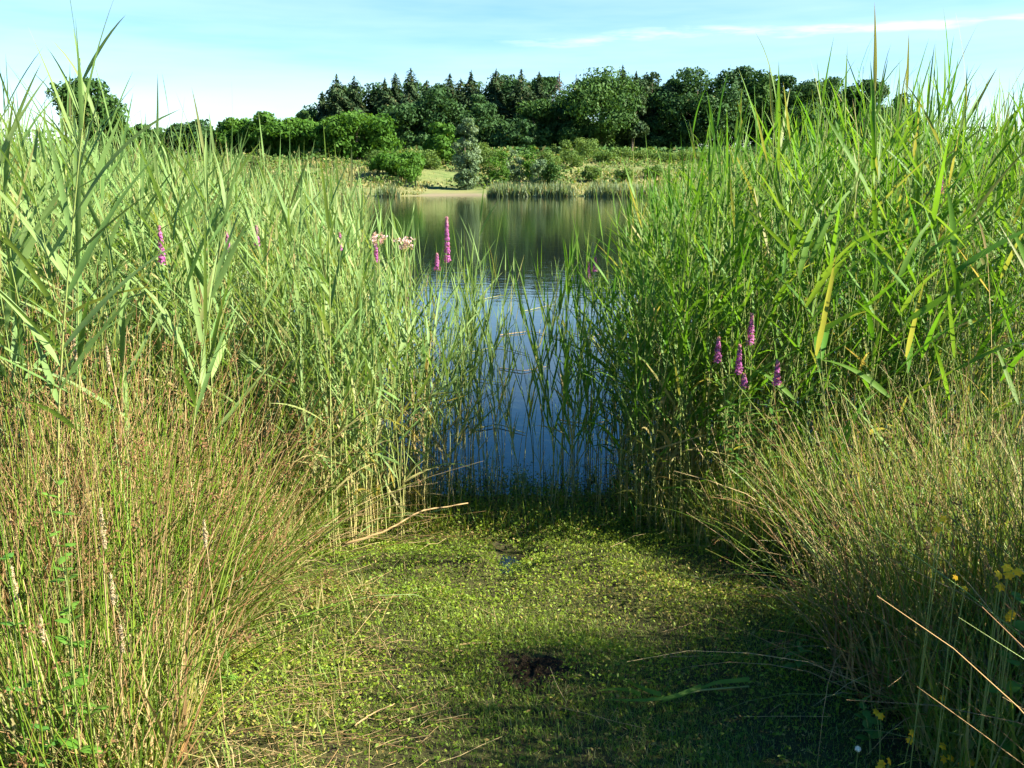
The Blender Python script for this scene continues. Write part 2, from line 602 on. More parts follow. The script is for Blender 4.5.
def reed_proto(kind, mat, n, H, **kw):
    """n different single reeds of one kind; each is a root with a stem and its leaves"""
    out = []
    for i in range(n):
        h = H * U(0.94, 1.06)
        an = U(0, 6.28)
        lean = np.array([[math.cos(an), math.sin(an)]]) * U(0.03, 0.22) * h
        k = dict(L=15, K=9, leaf_len=0.42, leaf_w=0.022, t_lo=0.2, KS=9)
        k.update(kw)
        sb, lb = reed_geo(np.zeros((1, 3)), [h], lean, **k)
        out.append((sb.mesh('stem', 'reed_stem'), lb.mesh('leaves', mat), h))
    PROTO[kind] = out


reed_proto('tall_left', 'reed_pale', 8, 2.1, leaf_len=0.46, leaf_w=0.030, L=14, wind=(-0.25, 0))
reed_proto('broad_left', 'reed_pale', 6, 2.15, leaf_len=0.48, leaf_w=0.030, L=15, t_lo=0.48, spread=0.95, stem_r=0.004)
reed_proto('mid_left', 'reed_pale', 10, 1.75, L=14, leaf_len=0.37, leaf_w=0.023, spread=0.95, stem_r=0.0028)
reed_proto('thin_left', 'reed_pale', 8, 1.3, L=9, leaf_len=0.34, leaf_w=0.016, spread=0.6, t_lo=0.35, stem_r=0.0025)
reed_proto('straight_left', 'reed_pale', 7, 1.1, L=8, leaf_len=0.34, leaf_w=0.013, spread=0.34, t_lo=0.35, stem_r=0.0026)
reed_proto('straight_right', 'reed_green', 6, 1.1, L=9, leaf_len=0.32, leaf_w=0.014, spread=0.4, t_lo=0.3, stem_r=0.0026)
reed_proto('tall_right', 'reed_green', 10, 2.15, leaf_len=0.46, leaf_w=0.031, L=15, wind=(0.3, 0))
reed_proto('mid_right', 'reed_green', 10, 1.75, L=15, leaf_len=0.37, leaf_w=0.023, spread=0.955, wind=(0.1, 0))
reed_proto('thin_right', 'reed_green', 8, 1.35, L=12, leaf_len=0.32, leaf_w=0.018, spread=0.75, stem_r=0.0025)

USED = {}


def put_reed(kind, x, y, h, label, group, z=None, rot=None, tilt=(0, 0)):
    arr = PROTO[kind]
    i = int(RNG.integers(len(arr)))
    sm, lm, ph = arr[i]
    z = float(max(ground_z(np.array(x), np.array(y)), -0.45)) - 0.01 if z is None else z
    key = (kind, i)
    if key not in USED:
        r = thing('reed', label, 'reed', (x, y, z), group)
        a, c = link('stem', sm, r), link('leaves', lm, r)
        USED[key] = r
        remember(r, a, c)
    else:
        r = copy_tree(USED[key])
        r['label'], r['group'] = label, group
    s = (h - z) / ph
    r.location = (x, y, z)
    r.scale = (min(s, 1.15), min(s, 1.15), s)
    r.rotation_euler = (tilt[1], tilt[0], U(0, 6.28) if rot is None else rot)
    return r


def left_edge(y):      # x of the left bed's lake-side edge at distance y
    return np.interp(y, [3.4, 4.2, 5.0, 6.0, 8.0, 12, 30], [-0.84, -0.41, -0.25, -0.74, -1.30, -2.0, -5.0])


def right_edge(y):
    return np.interp(y, [3.4, 4.2, 5.0, 6.0, 8.0, 12, 30], [0.95, 0.52, 0.40, 0.74, 1.10, 1.7, 4.2])


def left_h(x, y):
    q = x / y                       # bearing from the bank
    h = np.interp(q, [-1.1, -0.57, -0.45, -0.33, -0.22, -0.15, -0.08, 0], [2.05, 1.92, 1.75, 1.64, 1.55, 1.32, 1.10, 1.0])
    return h + 0.03 * (y - 5) * (q < -0.3)


def right_h(x, y):
    q = x / y
    return np.interp(q, [0.05, 0.1, 0.14, 0.2, 0.25, 0.32, 0.42, 0.5, 0.6, 1.1], [1.0, 1.2, 1.40, 1.62, 1.76, 1.90, 2.04, 1.96, 1.92, 1.92])


def scatter(n, x0, x1, y0, y1, edge, left, inset=0.0):
    pts = []
    while len(pts) < n:
        y = y0 + (y1 - y0) * random.random()
        x = random.uniform(x0, x1)
        if left and x > float(edge(y)) - inset - abs(random.gauss(0, 0.06)):
            continue
        if not left and x < float(edge(y)) + inset + abs(random.gauss(0, 0.06)):
            continue
        if abs(x) > 0.68 * y + 0.5:
            continue
        pts.append((x, y))
    return np.array(pts)


# the 300 nearest reeds, one object each
GL, GR, GG = 'reeds at the front of the left reed bed', 'reeds at the front of the right reed bed', 'thin reeds standing in the water gap'
front_l = scatter(86, -3.4, 0, 3.55, 5.3, left_edge, True)
for x, y in front_l:
    h = float(left_h(x, y)) * U(0.8, 1.12)
    q = x / y
    kind = 'tall_left' if q < -0.4 and RNG.random() < 0.6 else ('mid_left' if q < -0.19 else 'thin_left')
    lab = {'tall_left': 'pale green broad-leaved tall reed at front of left reed bed',
           'mid_left': 'pale green medium reed in the dense front of left reed bed',
           'thin_left': 'thin upright pale reed at lake-side edge of left reed bed'}[kind]
    put_reed(kind, x, y, h, lab, GL, tilt=(RNG.normal(0, 0.05), RNG.normal(0, 0.05)))
front_r = scatter(86, 0, 3.4, 4.1, 5.4, right_edge, False)
for x, y in front_r:
    h = float(right_h(x, y)) * U(0.8, 1.12)
    q = x / y
    kind = 'tall_right' if q > 0.33 and RNG.random() < 0.7 else ('mid_right' if q > 0.2 else 'thin_right')
    lab = {'tall_right': 'bright green tall reed with long blades at front of right reed bed',
           'mid_right': 'deep green medium reed in the dense front of right reed bed',
           'thin_right': 'slim dark green reed at lake-side edge of right reed bed'}[kind]
    put_reed(kind, x, y, h, lab, GR, tilt=(RNG.normal(0.02, 0.05), RNG.normal(0, 0.05)))

# reeds one can point at: (base px, base Y, tip px, tip py, kind, label)
SINGLES = [
    (75, 2.95, 15, -20, 'broad_left', 'tallest broad-bladed reed arching up at upper left corner'),
    (25, 3.0, 60, 60, 'broad_left', 'tall reed with wide upright blades beside the tallest left reed'),
    (10, 3.1, -10, 120, 'broad_left', 'broad grey-green reed cut by left picture edge'),
    (220, 3.5, 175, 78, 'broad_left', 'tall reed with long drawn blade tips before the low hedge'),
    (205, 3.4, 215, 110, 'tall_left', 'reed with broad sunlit blades behind the brown rush tussocks'),
    (120, 3.2, 130, 130, 'tall_left', 'pale reed with drooping wide blades over the brown rushes'),
    (40, 2.75, -5, 10, 'broad_left', 'wide-bladed reed fanning over the upper left corner'), (85, 2.9, 50, 80, 'broad_left', 'grey-green reed with crossed wide blades near the left edge'),
    (160, 3.1, 185, 95, 'broad_left', 'wide-bladed reed leaning right before the lone oak'), (-10, 2.9, 30, 30, 'broad_left', 'wide-bladed reed rooted outside the left edge'),
    (910, 3.6, 905, 20, 'tall_right', 'tall fanned reed right beside the tallest right one'), (985, 3.5, 995, 60, 'tall_right', 'tall fanned reed near the right edge below open sky'),
    (840, 3.7, 860, 40, 'tall_right', 'tall fanned reed crossing the last oaks of the forest'), (930, 3.8, 945, 80, 'tall_right', 'fanned reed between the two tallest right ones'),
    (468, 4.9, 466, 178, 'mid_left', 'single tall reed standing in front of the silver tree'),
    (415, 4.8, 398, 215, 'mid_left', 'pale reed beside the pale pink umbel flowers'),
    (545, 4.9, 543, 236, 'straight_left', 'tall slim reed alone in the middle of the water gap'),
    (575, 5.6, 570, 240, 'straight_right', 'slim reed standing in dark water right of gap centre'),
    (528, 4.35, 520, 345, 'straight_left', 'sunlit short reed with straw stem at the near waterline'),
    (540, 4.33, 546, 352, 'straight_left', 'twin short reed leaning right at the near waterline'),
    (597, 4.32, 590, 455, 'straight_right', 'low reed shoot at the near right corner of the water'),
    (478, 4.28, 482, 500, 'straight_left', 'smallest pale shoot growing from the mossy edge'),
    (505, 4.75, 490, 290, 'straight_left', 'reed with blades bent over the blue water'),
    (515, 4.6, 512, 330, 'straight_left', 'slender reed crossing the blue water left of gap middle'), (556, 4.5, 552, 300, 'straight_right', 'slender reed crossing the blue water right of gap middle'),
    (493, 4.45, 498, 385, 'straight_left', 'low slender shoot in blue water at left of gap'), (565, 4.4, 570, 410, 'straight_right', 'low slender shoot in blue water at right of gap'),
    (532, 5.2, 536, 280, 'straight_left', 'faint slender reed far out in the middle of gap'), (580, 4.45, 584, 350, 'straight_right', 'slender shaded reed by right edge of the gap'),
    (482, 4.6, 476, 300, 'straight_left', 'slender sunlit reed by left edge of the gap'), (460, 4.5, 455, 330, 'straight_left', 'leafy short reed at left corner of the gap'),
    (550, 4.36, 548, 420, 'straight_right', 'short dark shoot at the wet edge near gap middle'), (508, 4.32, 510, 440, 'straight_left', 'short green shoot at the wet edge left of twin reeds'),
    (488, 4.4, 486, 370, 'straight_left', 'upright pale reed right of the lying branch tip'), (520, 4.5, 524, 300, 'straight_left', 'tall upright reed just left of gap middle'),
    (558, 4.35, 560, 380, 'straight_left', 'upright pale reed just right of the twin reeds'), (575, 4.4, 577, 330, 'straight_right', 'upright dark reed at right third of the gap'),
    (500, 4.9, 503, 262, 'straight_left', 'upright reed far out at left third of the gap'), (562, 5.0, 560, 255, 'straight_right', 'upright reed far out at right third of the gap'),
    (600, 4.7, 596, 262, 'straight_right', 'slim reed beside the brown flower stems right of the gap'),
    (640, 4.5, 655, 192, 'mid_right', 'leafy reed leaning over the right side of the gap'),
    (895, 3.5, 880, 12, 'tall_right', 'tallest reed of the right bed with spear tip in the sky'),
    (860, 3.6, 830, 50, 'tall_right', 'tall right reed with dark blade standing left of the tallest'),
    (950, 3.4, 965, 75, 'tall_right', 'tall reed with fan of blades against open sky at right'),
    (1010, 3.3, 1030, 70, 'tall_right', 'broad green reed cut by right picture edge'),
    (730, 4.0, 735, 110, 'mid_right', 'upright reed before the oaks left of right bed crest'),
    (790, 3.9, 800, 85, 'tall_right', 'tall reed crossing the dark oaks behind right bed'),
    (700, 4.3, 680, 175, 'mid_right', 'reed with wide spread blades before the far meadow'),
]
for bp, Y, tp, tpy, kind, lab in SINGLES:
    p, t = pix(bp, 400, Y), pix(tp, tpy, Y)
    z0 = float(max(ground_z(p[0], np.array(Y)), -0.45)) - 0.01
    h = t[2] - (0.30 if kind == 'tall_right' else 0.2)
    ang = math.atan2(t[0] - p[0], h - z0)
    put_reed(kind, p[0], Y, h, lab, 'reeds that stand out from the beds', z=z0, rot=U(-0.4, 0.4), tilt=(ang, 0))
for i in range(66):
    y = U(4.3, 5.6)
    side = RNG.random() < 0.55
    x = float(left_edge(y)) + abs(RNG.normal(0.02, 0.14)) if side else float(right_edge(y)) - abs(RNG.normal(0.02, 0.12))
    if i % 5 < 2:
        y = U(4.25, 5.2)
        x = U(float(left_edge(y)), float(right_edge(y)))
        side = x < 0.06
    put_reed(('straight_left' if side else 'straight_right') if i % 5 < 4 else ('thin_left' if side else 'thin_right'), x, y, U(0.75, 1.3), 'thin reed rising from shallow water left of the gap' if side else 'thin reed rising from shallow water right of the gap', GG,
             tilt=(RNG.normal(0, 0.05), RNG.normal(0, 0.04)))


def reed_mass(left):
    edge = left_edge if left else right_edge
    sg = -1 if left else 1
    A = scatter(300, min(0, sg * 4.2), max(0, sg * 4.2), 4.0, 6.2, edge, left)
    E_ = scatter(680 if left else 430, min(0, sg * 2.6), max(0, sg * 2.6), 3.75 if left else 4.05, 5.0, lambda q: edge(q) - sg * -0.0, left)
    if left:
        E_ = E_[(E_[:, 0] > -1.0) | (E_[:, 1] > 4.15)]
    B = scatter(620, min(0, sg * 7), max(0, sg * 7), 5.6, 9.0, edge, left, 0.0)
    if not left:      # unseen reeds added beyond the right edge to cast shade on the path
        n = 340
        E_ = np.concatenate([E_, np.stack([U(1.9, 2.7, n), U(1.65, 2.5, n)], -1)])
    C = scatter(900, min(0, sg * 14), max(0, sg * 14), 8.5, 18, edge, left, 0.1)
    for nm, pts, L, K, lw in (('e', E_, 9, 6, 0.015), ('a', A, 13, 6, 0.022), ('b', B, 12, 5, 0.020), ('c', C, 11, 4, 0.026)):
        n = len(pts)
        hf = left_h if left else right_h
        H = hf(pts[:, 0], pts[:, 1]) * np.clip(RNG.normal(0.97, 0.07, n), 0.7, 1.13)
        if nm == 'e':
            H = np.where((pts[:, 1] < 2.6) & (not left), 1.75, np.minimum(H, 1.32) * U(0.6, 1.0, n))
        base = np.stack([pts[:, 0], pts[:, 1], np.full(n, -0.12 if nm in 'ae' else -0.3)], -1)
        H = H - base[:, 2]
        dead = (RNG.random(n) < (0.12 if left else 0.08)) * 0.9
        H = H * (1 - 0.25 * (dead > 0))
        yield base, H, RNG.normal(0, 0.12, (n, 2)) + [0.02 * -sg, 0], dict(L=L, K=K, leaf_len=0.38, leaf_w=lw, t_lo=0.12 if nm == 'e' else 0.25, KS=5, fold=0.15 if nm in 'ae' else 0,
                                                  dead=dead, sides=3, spread=1.0, wind=(0.15 * sg, 0), stem_r=0.003)


for left in (True, False):
    S, Lf = Buf(), Buf()
    for base, H, lean, kw in reed_mass(left):
        sb, lb = reed_geo(base, H, lean, **kw)
        for src, dst in ((sb, S), (lb, Lf)):
            for v, q, r, d in zip(src.v, src.q, src.r, src.d):
                off = 0
                dst.v.append(v); dst.q.append(q + dst.n); dst.r.append(r); dst.d.append(d); dst.n += len(v)
    side = 'left' if left else 'right'
    root = Lf.build('reed_bed', 'reed_pale' if left else 'reed_green')
    tag(root, f'dense mass of {"pale" if left else "deep"} green reeds filling the {side} bank behind its front row', 'reed bed', kind='stuff')
    S.build('stems', 'reed_stem', root)


# ------------------------------------------------------------------ rush tussocks
def blades(buf, pts, ln, w, lean_sd, K=4, dryf=0.3, wx=0.0):
    n = len(pts)
    az = U(0, 6.28, n)
    th0 = np.abs(RNG.normal(0.15, 0.2, n))
    dr = np.abs(RNG.normal(0.4, 0.5, n)) * lean_sd
    s = np.linspace(0, 1, K)
    TH = th0[:, None] + dr[:, None] * s[None, :] * 1.4
    D = np.stack([np.sin(TH) * np.cos(az)[:, None] + wx * s, np.sin(TH) * np.sin(az)[:, None], np.cos(TH)], -1)
    D = norm(D)
    L = ln * U(0.5, 1.2, n)
    Q = np.concatenate([np.zeros((n, 1, 3)), np.cumsum(D[:, 1:], 1)], 1) * (L / (K - 1))[:, None, None] + pts[:, None, :]
    W = w * 0.5 * U(0.6, 1.3, (n, 1)) * (1 - s ** 1.5 * 0.93)[None, :]
    sd = np.stack([-np.sin(az), np.cos(az), np.zeros(n)], -1)
    dry = np.where(RNG.random(n) < dryf, U(0.5, 1, n), U(0, 0.2, n))
    ribbons(buf, Q, W, sd, U(0, 1, n), dry)


def rush_stems(n, r, H, lean, spread, K=7, rad=0.0031):
    an, rr = U(0, 6.28, n), r * np.sqrt(RNG.random(n))
    base = np.stack([rr * np.cos(an), rr * np.sin(an), np.full(n, -0.03)], -1)
    ao = an + RNG.normal(0, 1.1, n)
    th = np.abs(RNG.normal(0.5, 0.5, n)) * spread * (0.35 + rr / r) * np.where(RNG.random(n) < 0.07, 2.4, 1)
    th0 = th * 0.5 + np.abs(RNG.normal(0, 0.12, n))
    ln = H * U(0.55, 1.12, n)
    s = np.linspace(0, 1, K)
    TH = th0[:, None] + (th * 0.9)[:, None] * (s ** 1.3)[None, :]
    D = np.stack([np.sin(TH) * np.cos(ao)[:, None], np.sin(TH) * np.sin(ao)[:, None], np.cos(TH)], -1)
    D[..., 0] += lean[0] * (0.3 + s[None, :])
    D[..., 1] += lean[1] * (0.3 + s[None, :])
    D = norm(D)
    Q = np.concatenate([np.zeros((n, 1, 3)), np.cumsum((D[:, :-1] + D[:, 1:]) / 2, 1)], 1) * (ln / (K - 1))[:, None, None] + base[:, None, :]
    bend = np.cumsum(np.cumsum(RNG.normal(0, 0.0095, (n, K, 3)), 1), 1)
    Q = Q + bend
    Q[..., 2] = np.maximum(Q[..., 2], 0.01)
    R = rad * U(0.7, 1.3, (n, 1)) * (1 - 0.75 * s)[None, :]
    return Q, R, s


def rush_tussock(x, y, r, H, n, lean, label, dead_frac=0.4, spread=1.0, heads=0.5):
    z = float(max(ground_z(np.array(x), np.array(y)), -0.15))
    root = thing('rush_tussock', label, 'rush', (x, y, z), 'rush tussocks on the banks')
    g = Buf()
    Q, R, s = rush_stems(int(n * 0.46 * (1 - dead_frac)), r, H, lean, spread)
    m = len(Q)
    tubes(g, Q, R, U(0, 1, m), np.clip(U(-0.4, 0.35, (m, 1)) + 0.5 * (s[None, :] > 0.92) + 0.9 * (s[None, :] < 0.1) + 0.5 * (s[None, :] < 0.3) * (RNG.random((m, 1)) < 0.6), 0, 1))
    g.build('green_stems', 'rush', root)
    d = Buf()
    Q2, R2, _ = rush_stems(int(n * 0.46 * dead_frac), r * 1.05, H * 0.9, lean, spread * 1.3, rad=0.0024)
    tubes(d, Q2, R2, U(0, 1, len(Q2)), U(0, 1, len(Q2)) ** 2)
    d.build('dead_stems', 'rush_dead', root)
    th = Buf()
    k = int(n * 0.4)
    an, rr = U(0, 6.28, k), r * 1.15 * np.sqrt(RNG.random(k))
    blades(th, np.stack([rr * np.cos(an) + lean[0] * 0.15, rr * np.sin(an), np.full(k, -0.02)], -1), U(0.2, 0.55, k) * H, 0.009, 1.0, 5, 0.55, wx=lean[0] * 0.6)
    th.build('thatch', 'thatch', root)
    h = Buf()
    pick = RNG.random(m) < heads
    C = Q[pick][:, -2] * 0.7 + Q[pick][:, -1] * 0.3
    C = np.repeat(C, 20, 0) + RNG.normal(0, 0.011, (len(C) * 20, 3))
    cards(h, C, norm(RNG.normal(size=C.shape)), U(0.003, 0.0065, len(C)), U(0, 1, len(C)), U(0, 0.5, len(C)), 0.5)
    h.build('seed_heads', 'seed', root)['kind'] = 'stuff'
    return root


TUSS = [
    (-1.30, 2.22, 0.34, 1.0, 540, (0.0, 0), 'brown and green rush tussock at lower left nearest the camera', 0.45, 0.42),
    (-1.20, 2.85, 0.18, 0.88, 520, (0.30, 0.05), 'dark green rush tussock arching right over the mossy path', 0.2, 0.65),
    (-1.70, 2.75, 0.36, 1.18, 800, (0.03, 0), 'tall straw-mixed rush tussock at left picture edge', 0.62, 0.45),
    (-1.32, 3.35, 0.32, 1.08, 640, (0.02, 0), 'rush tussock with many brown heads behind the arching one', 0.62, 0.7),
    (-1.80, 3.35, 0.40, 1.28, 950, (0.03, 0), 'browned rush tussock between left reeds and front rushes', 0.6, 0.5),
    (-1.02, 3.90, 0.14, 0.45, 160, (0.05, 0), 'low dry rush tussock by the left corner of the water', 0.7, 1.2),
    (-2.20, 3.10, 0.40, 1.25, 800, (0, 0), 'rust brown rush tussock beneath the broad-bladed left reeds', 0.6, 0.45),
    (-1.55, 3.85, 0.32, 1.10, 560, (0.03, 0), 'straw pale rush tussock at foot of the left reed bed', 0.55, 0.7),
    (-1.46, 3.05, 0.32, 1.12, 700, (0.05, 0), 'straw brown rush tussock with long bleached stems in mid left', 0.7, 0.5),
    (1.42, 2.66, 0.28, 0.92, 560, (-0.28, 0.0), 'shaded red-brown rush tussock at lower right fanning left', 0.6, 0.75),
    (1.42, 3.20, 0.28, 0.78, 300, (-0.18, 0), 'olive rush tussock leaning left over the shaded path', 0.5, 0.8),
    (1.76, 2.95, 0.32, 0.98, 420, (-0.02, 0), 'upright green rush tussock at right picture edge', 0.35, 0.45),
    (1.62, 3.55, 0.28, 0.88, 300, (-0.05, 0), 'straw-mixed rush tussock before the right reed bed', 0.5, 0.7),
    (1.16, 3.75, 0.15, 0.52, 160, (-0.08, 0), 'small rush tussock at foot of the purple flowers', 0.45, 0.9),
    (2.10, 3.45, 0.30, 1.05, 350, (-0.03, 0), 'tall brown-topped rush tussock behind right edge rushes', 0.55, 0.5),
    (1.90, 2.40, 0.30, 1.10, 560, (-0.02, 0), 'tall rush tussock behind the broad-leaved herb at right edge', 0.4, 0.45),
    (1.85, 1.75, 0.26, 1.15, 700, (-0.04, 0), 'tall unseen rush tussock added right of the path to shade it', 0.4, 0.5),  # stands out of view, added to throw shade over the path
    (1.70, 1.40, 0.30, 1.30, 800, (-0.03, 0), 'tall unseen rush tussock added beyond the lower right corner for its shadow', 0.4, 0.5),  # also out of view, added to widen the shadow at lower right
]
for a in TUSS:
    rush_tussock(*a[:7], dead_frac=a[7], spread=a[8])


# ------------------------------------------------------------------ bank grass (uncountable)
def on_ground(x, y, lift=-0.005):
    return np.stack([x, y, ground_z(x, y) + lift], -1)


b = Buf()
for sg in (-1, 1):
    n = 6500
    y = U(2.0, 4.5, n)
    inner = np.interp(y, [2, 2.5, 3.0, 3.7, 4.3], [0.98, 0.98, 0.95, 0.92, 0.72]) if sg < 0 else np.interp(y, [2, 2.5, 3.0, 3.7, 4.3], [1.2, 1.2, 1.08, 0.98, 0.75])
    x = sg * (inner + np.abs(RNG.normal(0, 0.55, n)))
    dens = Noise2(3.0)(x, y) > -0.6
    x, y = x[dens], y[dens]
    hgt = np.clip(0.25 + 0.6 * (np.abs(x) - np.interp(y, [2, 4.3], [0.95, 0.72])), 0.15, 0.9)
    blades(b, on_ground(x, y), hgt, 0.008, 0.9, 6, 0.42 if sg < 0 else 0.3)
for sg, x0, x1, n in ((-1, 0.42, 1.15, 1500), (1, 0.55, 1.2, 900)):
    y = U(3.75, 4.6, n)
    x = sg * U(x0, x1, n)
    x, y = x[np.abs(x) > 0.95 - (y - 3.6) * 0.55], y[np.abs(x) > 0.95 - (y - 3.6) * 0.55]
    blades(b, np.stack([x, y, np.maximum(ground_z(x, y), -0.15)], -1), U(0.15, 0.5, len(x)), 0.006, 0.9, 6, 0.4)
tag(b.build('bank_grass', 'grass'), 'long mixed green and straw grass between rushes on both banks', 'grass', kind='stuff')

MUD = pix_ground(533, 678)


def bare(x, y):
    r = ((x - MUD[0]) / 0.12) ** 2 + ((y - MUD[1]) / 0.12) ** 2
    return r < 0.50 + 0.55 * N_FINE(x * 3, y * 3) - 0.5 * (RNG.random(len(x)) < 0.12)


# short grass and creeping leaves on the path
b = Buf()
n = 120000
x, y = U(-1.35, 1.5, n), U(1.7, 4.35, n)
k = (~bare(x, y)) & (RNG.random(n) < np.clip(0.6 + 0.35 * N_MID(x + 3, y), 0.12, 1)) & (ground_z(x, y) > WATER_Z + 0.005)
x, y = x[k], y[k]
lush = np.clip(1.2 - (y - 1.9) * 0.45, 0.4, 1.2)
blades(b, on_ground(x, y), 0.036 * lush * np.clip(1 + 0.6 * N_FINE(x + 4, y), 0.4, 2) + 0.008, 0.0026, 1.1, 4, 0.14)
n = 700
x = -U(0.55, 1.15, n); y = U(1.9, 3.4, n)
blades(b, on_ground(x, y), 0.16, 0.004, 1.2, 5, 0.35)
tag(b.build('short_grass', 'grass'), 'short sunlit grass covering the trodden path to the water', 'grass', kind='stuff')

b = Buf()
n = 185000
x, y = U(-1.35, 1.5, n), U(1.7, 5.0, n)
gz = ground_z(x, y)
k = (~bare(x, y)) & (RNG.random(n) < np.clip(0.6 + 0.5 * N_MID(x * 1.4, y * 1.4 + 5) + 0.3 * N_FINE(x * 1.2 + 9, y * 1.2), 0.06, 1)) & (gz > WATER_Z - 0.035) \
    & (RNG.random(n) < np.where(gz < WATER_Z + 0.01, np.clip(0.35 + 0.4 * N_MID(x * 2 + 7, y * 2), 0.02, 0.8), 1))
k &= RNG.random(n) < np.interp(y, [1.7, 2.3, 2.8, 4.0], [0.35, 0.5, 0.9, 1.0])
x, y, gz = x[k], y[k], gz[k]
hh = np.abs(RNG.normal(0, 0.016, len(x))) + 0.003 + 0.036 * np.clip(N_FINE(x * 1.2 + 9, y * 1.2), 0, 2)
C = np.stack([x, y, np.maximum(gz, WATER_Z) + hh], -1)
nr = norm(RNG.normal(0, 0.75, C.shape) + [0, 0, 1])
patch = np.clip(0.5 + 0.35 * N_MID(x * 1.7 + 2, y * 1.7), 0, 1)
cards(b, C, nr, 0.0028 + 0.0072 * U(0, 1, len(C)) ** 1.8, np.clip(patch + RNG.normal(0, 0.25, len(C)), 0, 1),
      np.where(RNG.random(len(C)) < 0.08 + 0.3 * (N_MID(x * 2.2 + 30, y * 2.2) > 0.6), U(0.4, 1, len(C)), 0), 0.48, fold=0.12)
tag(b.build('creeping_leaves', 'cover'), 'mat of tiny creeping leaves over the mossy wet ground', 'ground cover', kind='stuff')

# marsh plants at the waterline
b = Buf()
n = 1500
x, y = RNG.normal(0, 0.7, n), 4.1 + 0.9 * RNG.random(n) ** 1.5
blades(b, np.stack([x, y, np.maximum(ground_z(x, y), WATER_Z - 0.02)], -1), U(0.06, 0.2, n), 0.005, 0.6, 4, 0.25)
C = np.repeat(np.stack([x[:900], y[:900], np.full(900, WATER_Z)], -1), 12, 0)
C = C + np.stack([RNG.normal(0, 0.02, len(C)), RNG.normal(0, 0.02, len(C)), np.abs(RNG.normal(0.03, 0.035, len(C)))], -1)
cards(b, C, norm(RNG.normal(0, 0.7, C.shape) + [0, 0, 1]), U(0.005, 0.011, len(C)), U(0, 1, len(C)), (RNG.random(len(C)) < 0.12) * 0.6, 0.5)
tag(b.build('marsh_plants', 'cover'), 'low marsh plants crowding the near waterline under the reeds', 'marsh plants', kind='stuff')

# scum and small leaves floating along the margin
b = Buf()
n = 2600
x, y = RNG.normal(0, 0.55, n), 4.35 + np.abs(RNG.normal(0, 0.5, n))
k = (N_FINE(x * 0.7, y * 0.7) + N_MID(x * 3, y * 3) > 0.5 + 0.9 * (y - 4.4)) | (RNG.random(n) < 0.05)
x, y = x[k], y[k]
C = np.stack([x, y, np.full(len(x), WATER_Z + 0.004) + U(0, 0.003, len(x))], -1)
cards(b, C, norm(RNG.normal(0, 0.06, C.shape) + [0, 0, 1]), U(0.004, 0.013, len(C)), U(0, 1, len(C)), (RNG.random(len(C)) < 0.4) * 0.9, 0.6)
tag(b.build('floating_leaves', 'cover'), 'small leaves and scum floating on the water along the margin', 'floating leaves', kind='stuff')

# straw lying on the ground
b = Buf()
for cx, cy_, rad, n in ((-0.72, 2.55, 0.16, 150), (-0.62, 2.25, 0.14, 110), (-0.55, 2.85, 0.10, 60), (-0.28, 2.45, 0.08, 40), (-0.72, 3.3, 0.12, 90)):
    x, y = cx + RNG.normal(0, rad, n), cy_ + RNG.normal(0, rad * 0.7, n)
    az, L = RNG.normal(0.2, 0.7, n), U(0.03, 0.13, n)
    s = np.linspace(-0.5, 0.5, 3)
    Q = np.stack([x[:, None] + np.cos(az)[:, None] * s * L[:, None], y[:, None] + np.sin(az)[:, None] * s * L[:, None],
                  (ground_z(x, y) + U(0.008, 0.035, n))[:, None] + RNG.normal(0, 0.004, (n, 3))], -1)
    tubes(b, Q, np.full((n, 3), 0.0009), U(0, 1, n), U(0, 1, n))
n = 120
x = np.concatenate([-U(0.4, 1.15, 95), U(-0.5, 1.2, 25)])
y = U(1.9, 4.1, n)
az = U(0, 6.28, n)
s = np.linspace(-0.5, 0.5, 4)
L = U(0.06, 0.3, n)
Q = np.stack([x[:, None] + np.cos(az)[:, None] * s * L[:, None], y[:, None] + np.sin(az)[:, None] * s * L[:, None],
              (ground_z(x, y) + U(0.02, 0.07, n))[:, None] + RNG.normal(0, 0.008, (n, 4))], -1)
tubes(b, Q, np.full((n, 4), 0.0009), U(0, 1, n), U(0.2, 1, n))
tag(b.build('straw_litter', 'rush_dead'), 'dry straw bits scattered over the short grass', 'straw', kind='stuff')

# mud patch: a low heap of wet clods
b = Buf()
nr_, na = 14, 40
rr, aa = np.linspace(0.02, 1, nr_), np.linspace(0, 2 * PI, na, endpoint=False)
A, Rr = np.meshgrid(aa, rr)
wob = 1 + 0.25 * np.sin(A * 3 + 1) + 0.15 * np.sin(A * 7)
mx, my = MUD[0] + Rr * wob * 0.17 * np.cos(A), MUD[1] + Rr * wob * 0.135 * np.sin(A)
mz = ground_z(mx, my) + 0.014 * (1 - Rr ** 2) - 0.006 + RNG.normal(0, 0.008, mx.shape) * (1 - Rr ** 3)
i0 = np.arange(nr_ - 1)[:, None] * na
q = np.stack([i0 + np.arange(na), i0 + (np.arange(na) + 1) % na, i0 + na + (np.arange(na) + 1) % na, i0 + na + np.arange(na)], -1)
b.add(np.stack([mx, my, mz], -1), q, 0, 0)
tag(b.build('mud_patch', 'mud'), 'bare dark brown mud in the middle of the path', 'mud', kind='structure')


# ------------------------------------------------------------------ sticks, fallen stalks
def stalk(name, pts, r, mat, label, cat, group=None):
    b = Buf()
    P = np.array(pts, float)
    t = np.linspace(0, len(P) - 1, 14)
    Q = np.stack([np.interp(t, np.arange(len(P)), P[:, i]) for i in range(3)], -1)[None]
    Q = Q + np.concatenate([RNG.normal(0, r * 0.5, (1, 14, 2)), np.zeros((1, 14, 1))], 2)
    o = None
    tubes(b, Q - Q[0, 0], np.linspace(r, r * 0.55, 14)[None], [0.3], [0.4], 6)
    o = b.build(name, mat)
    o.location = Q[0, 0]
    return tag(o, label, cat, group)


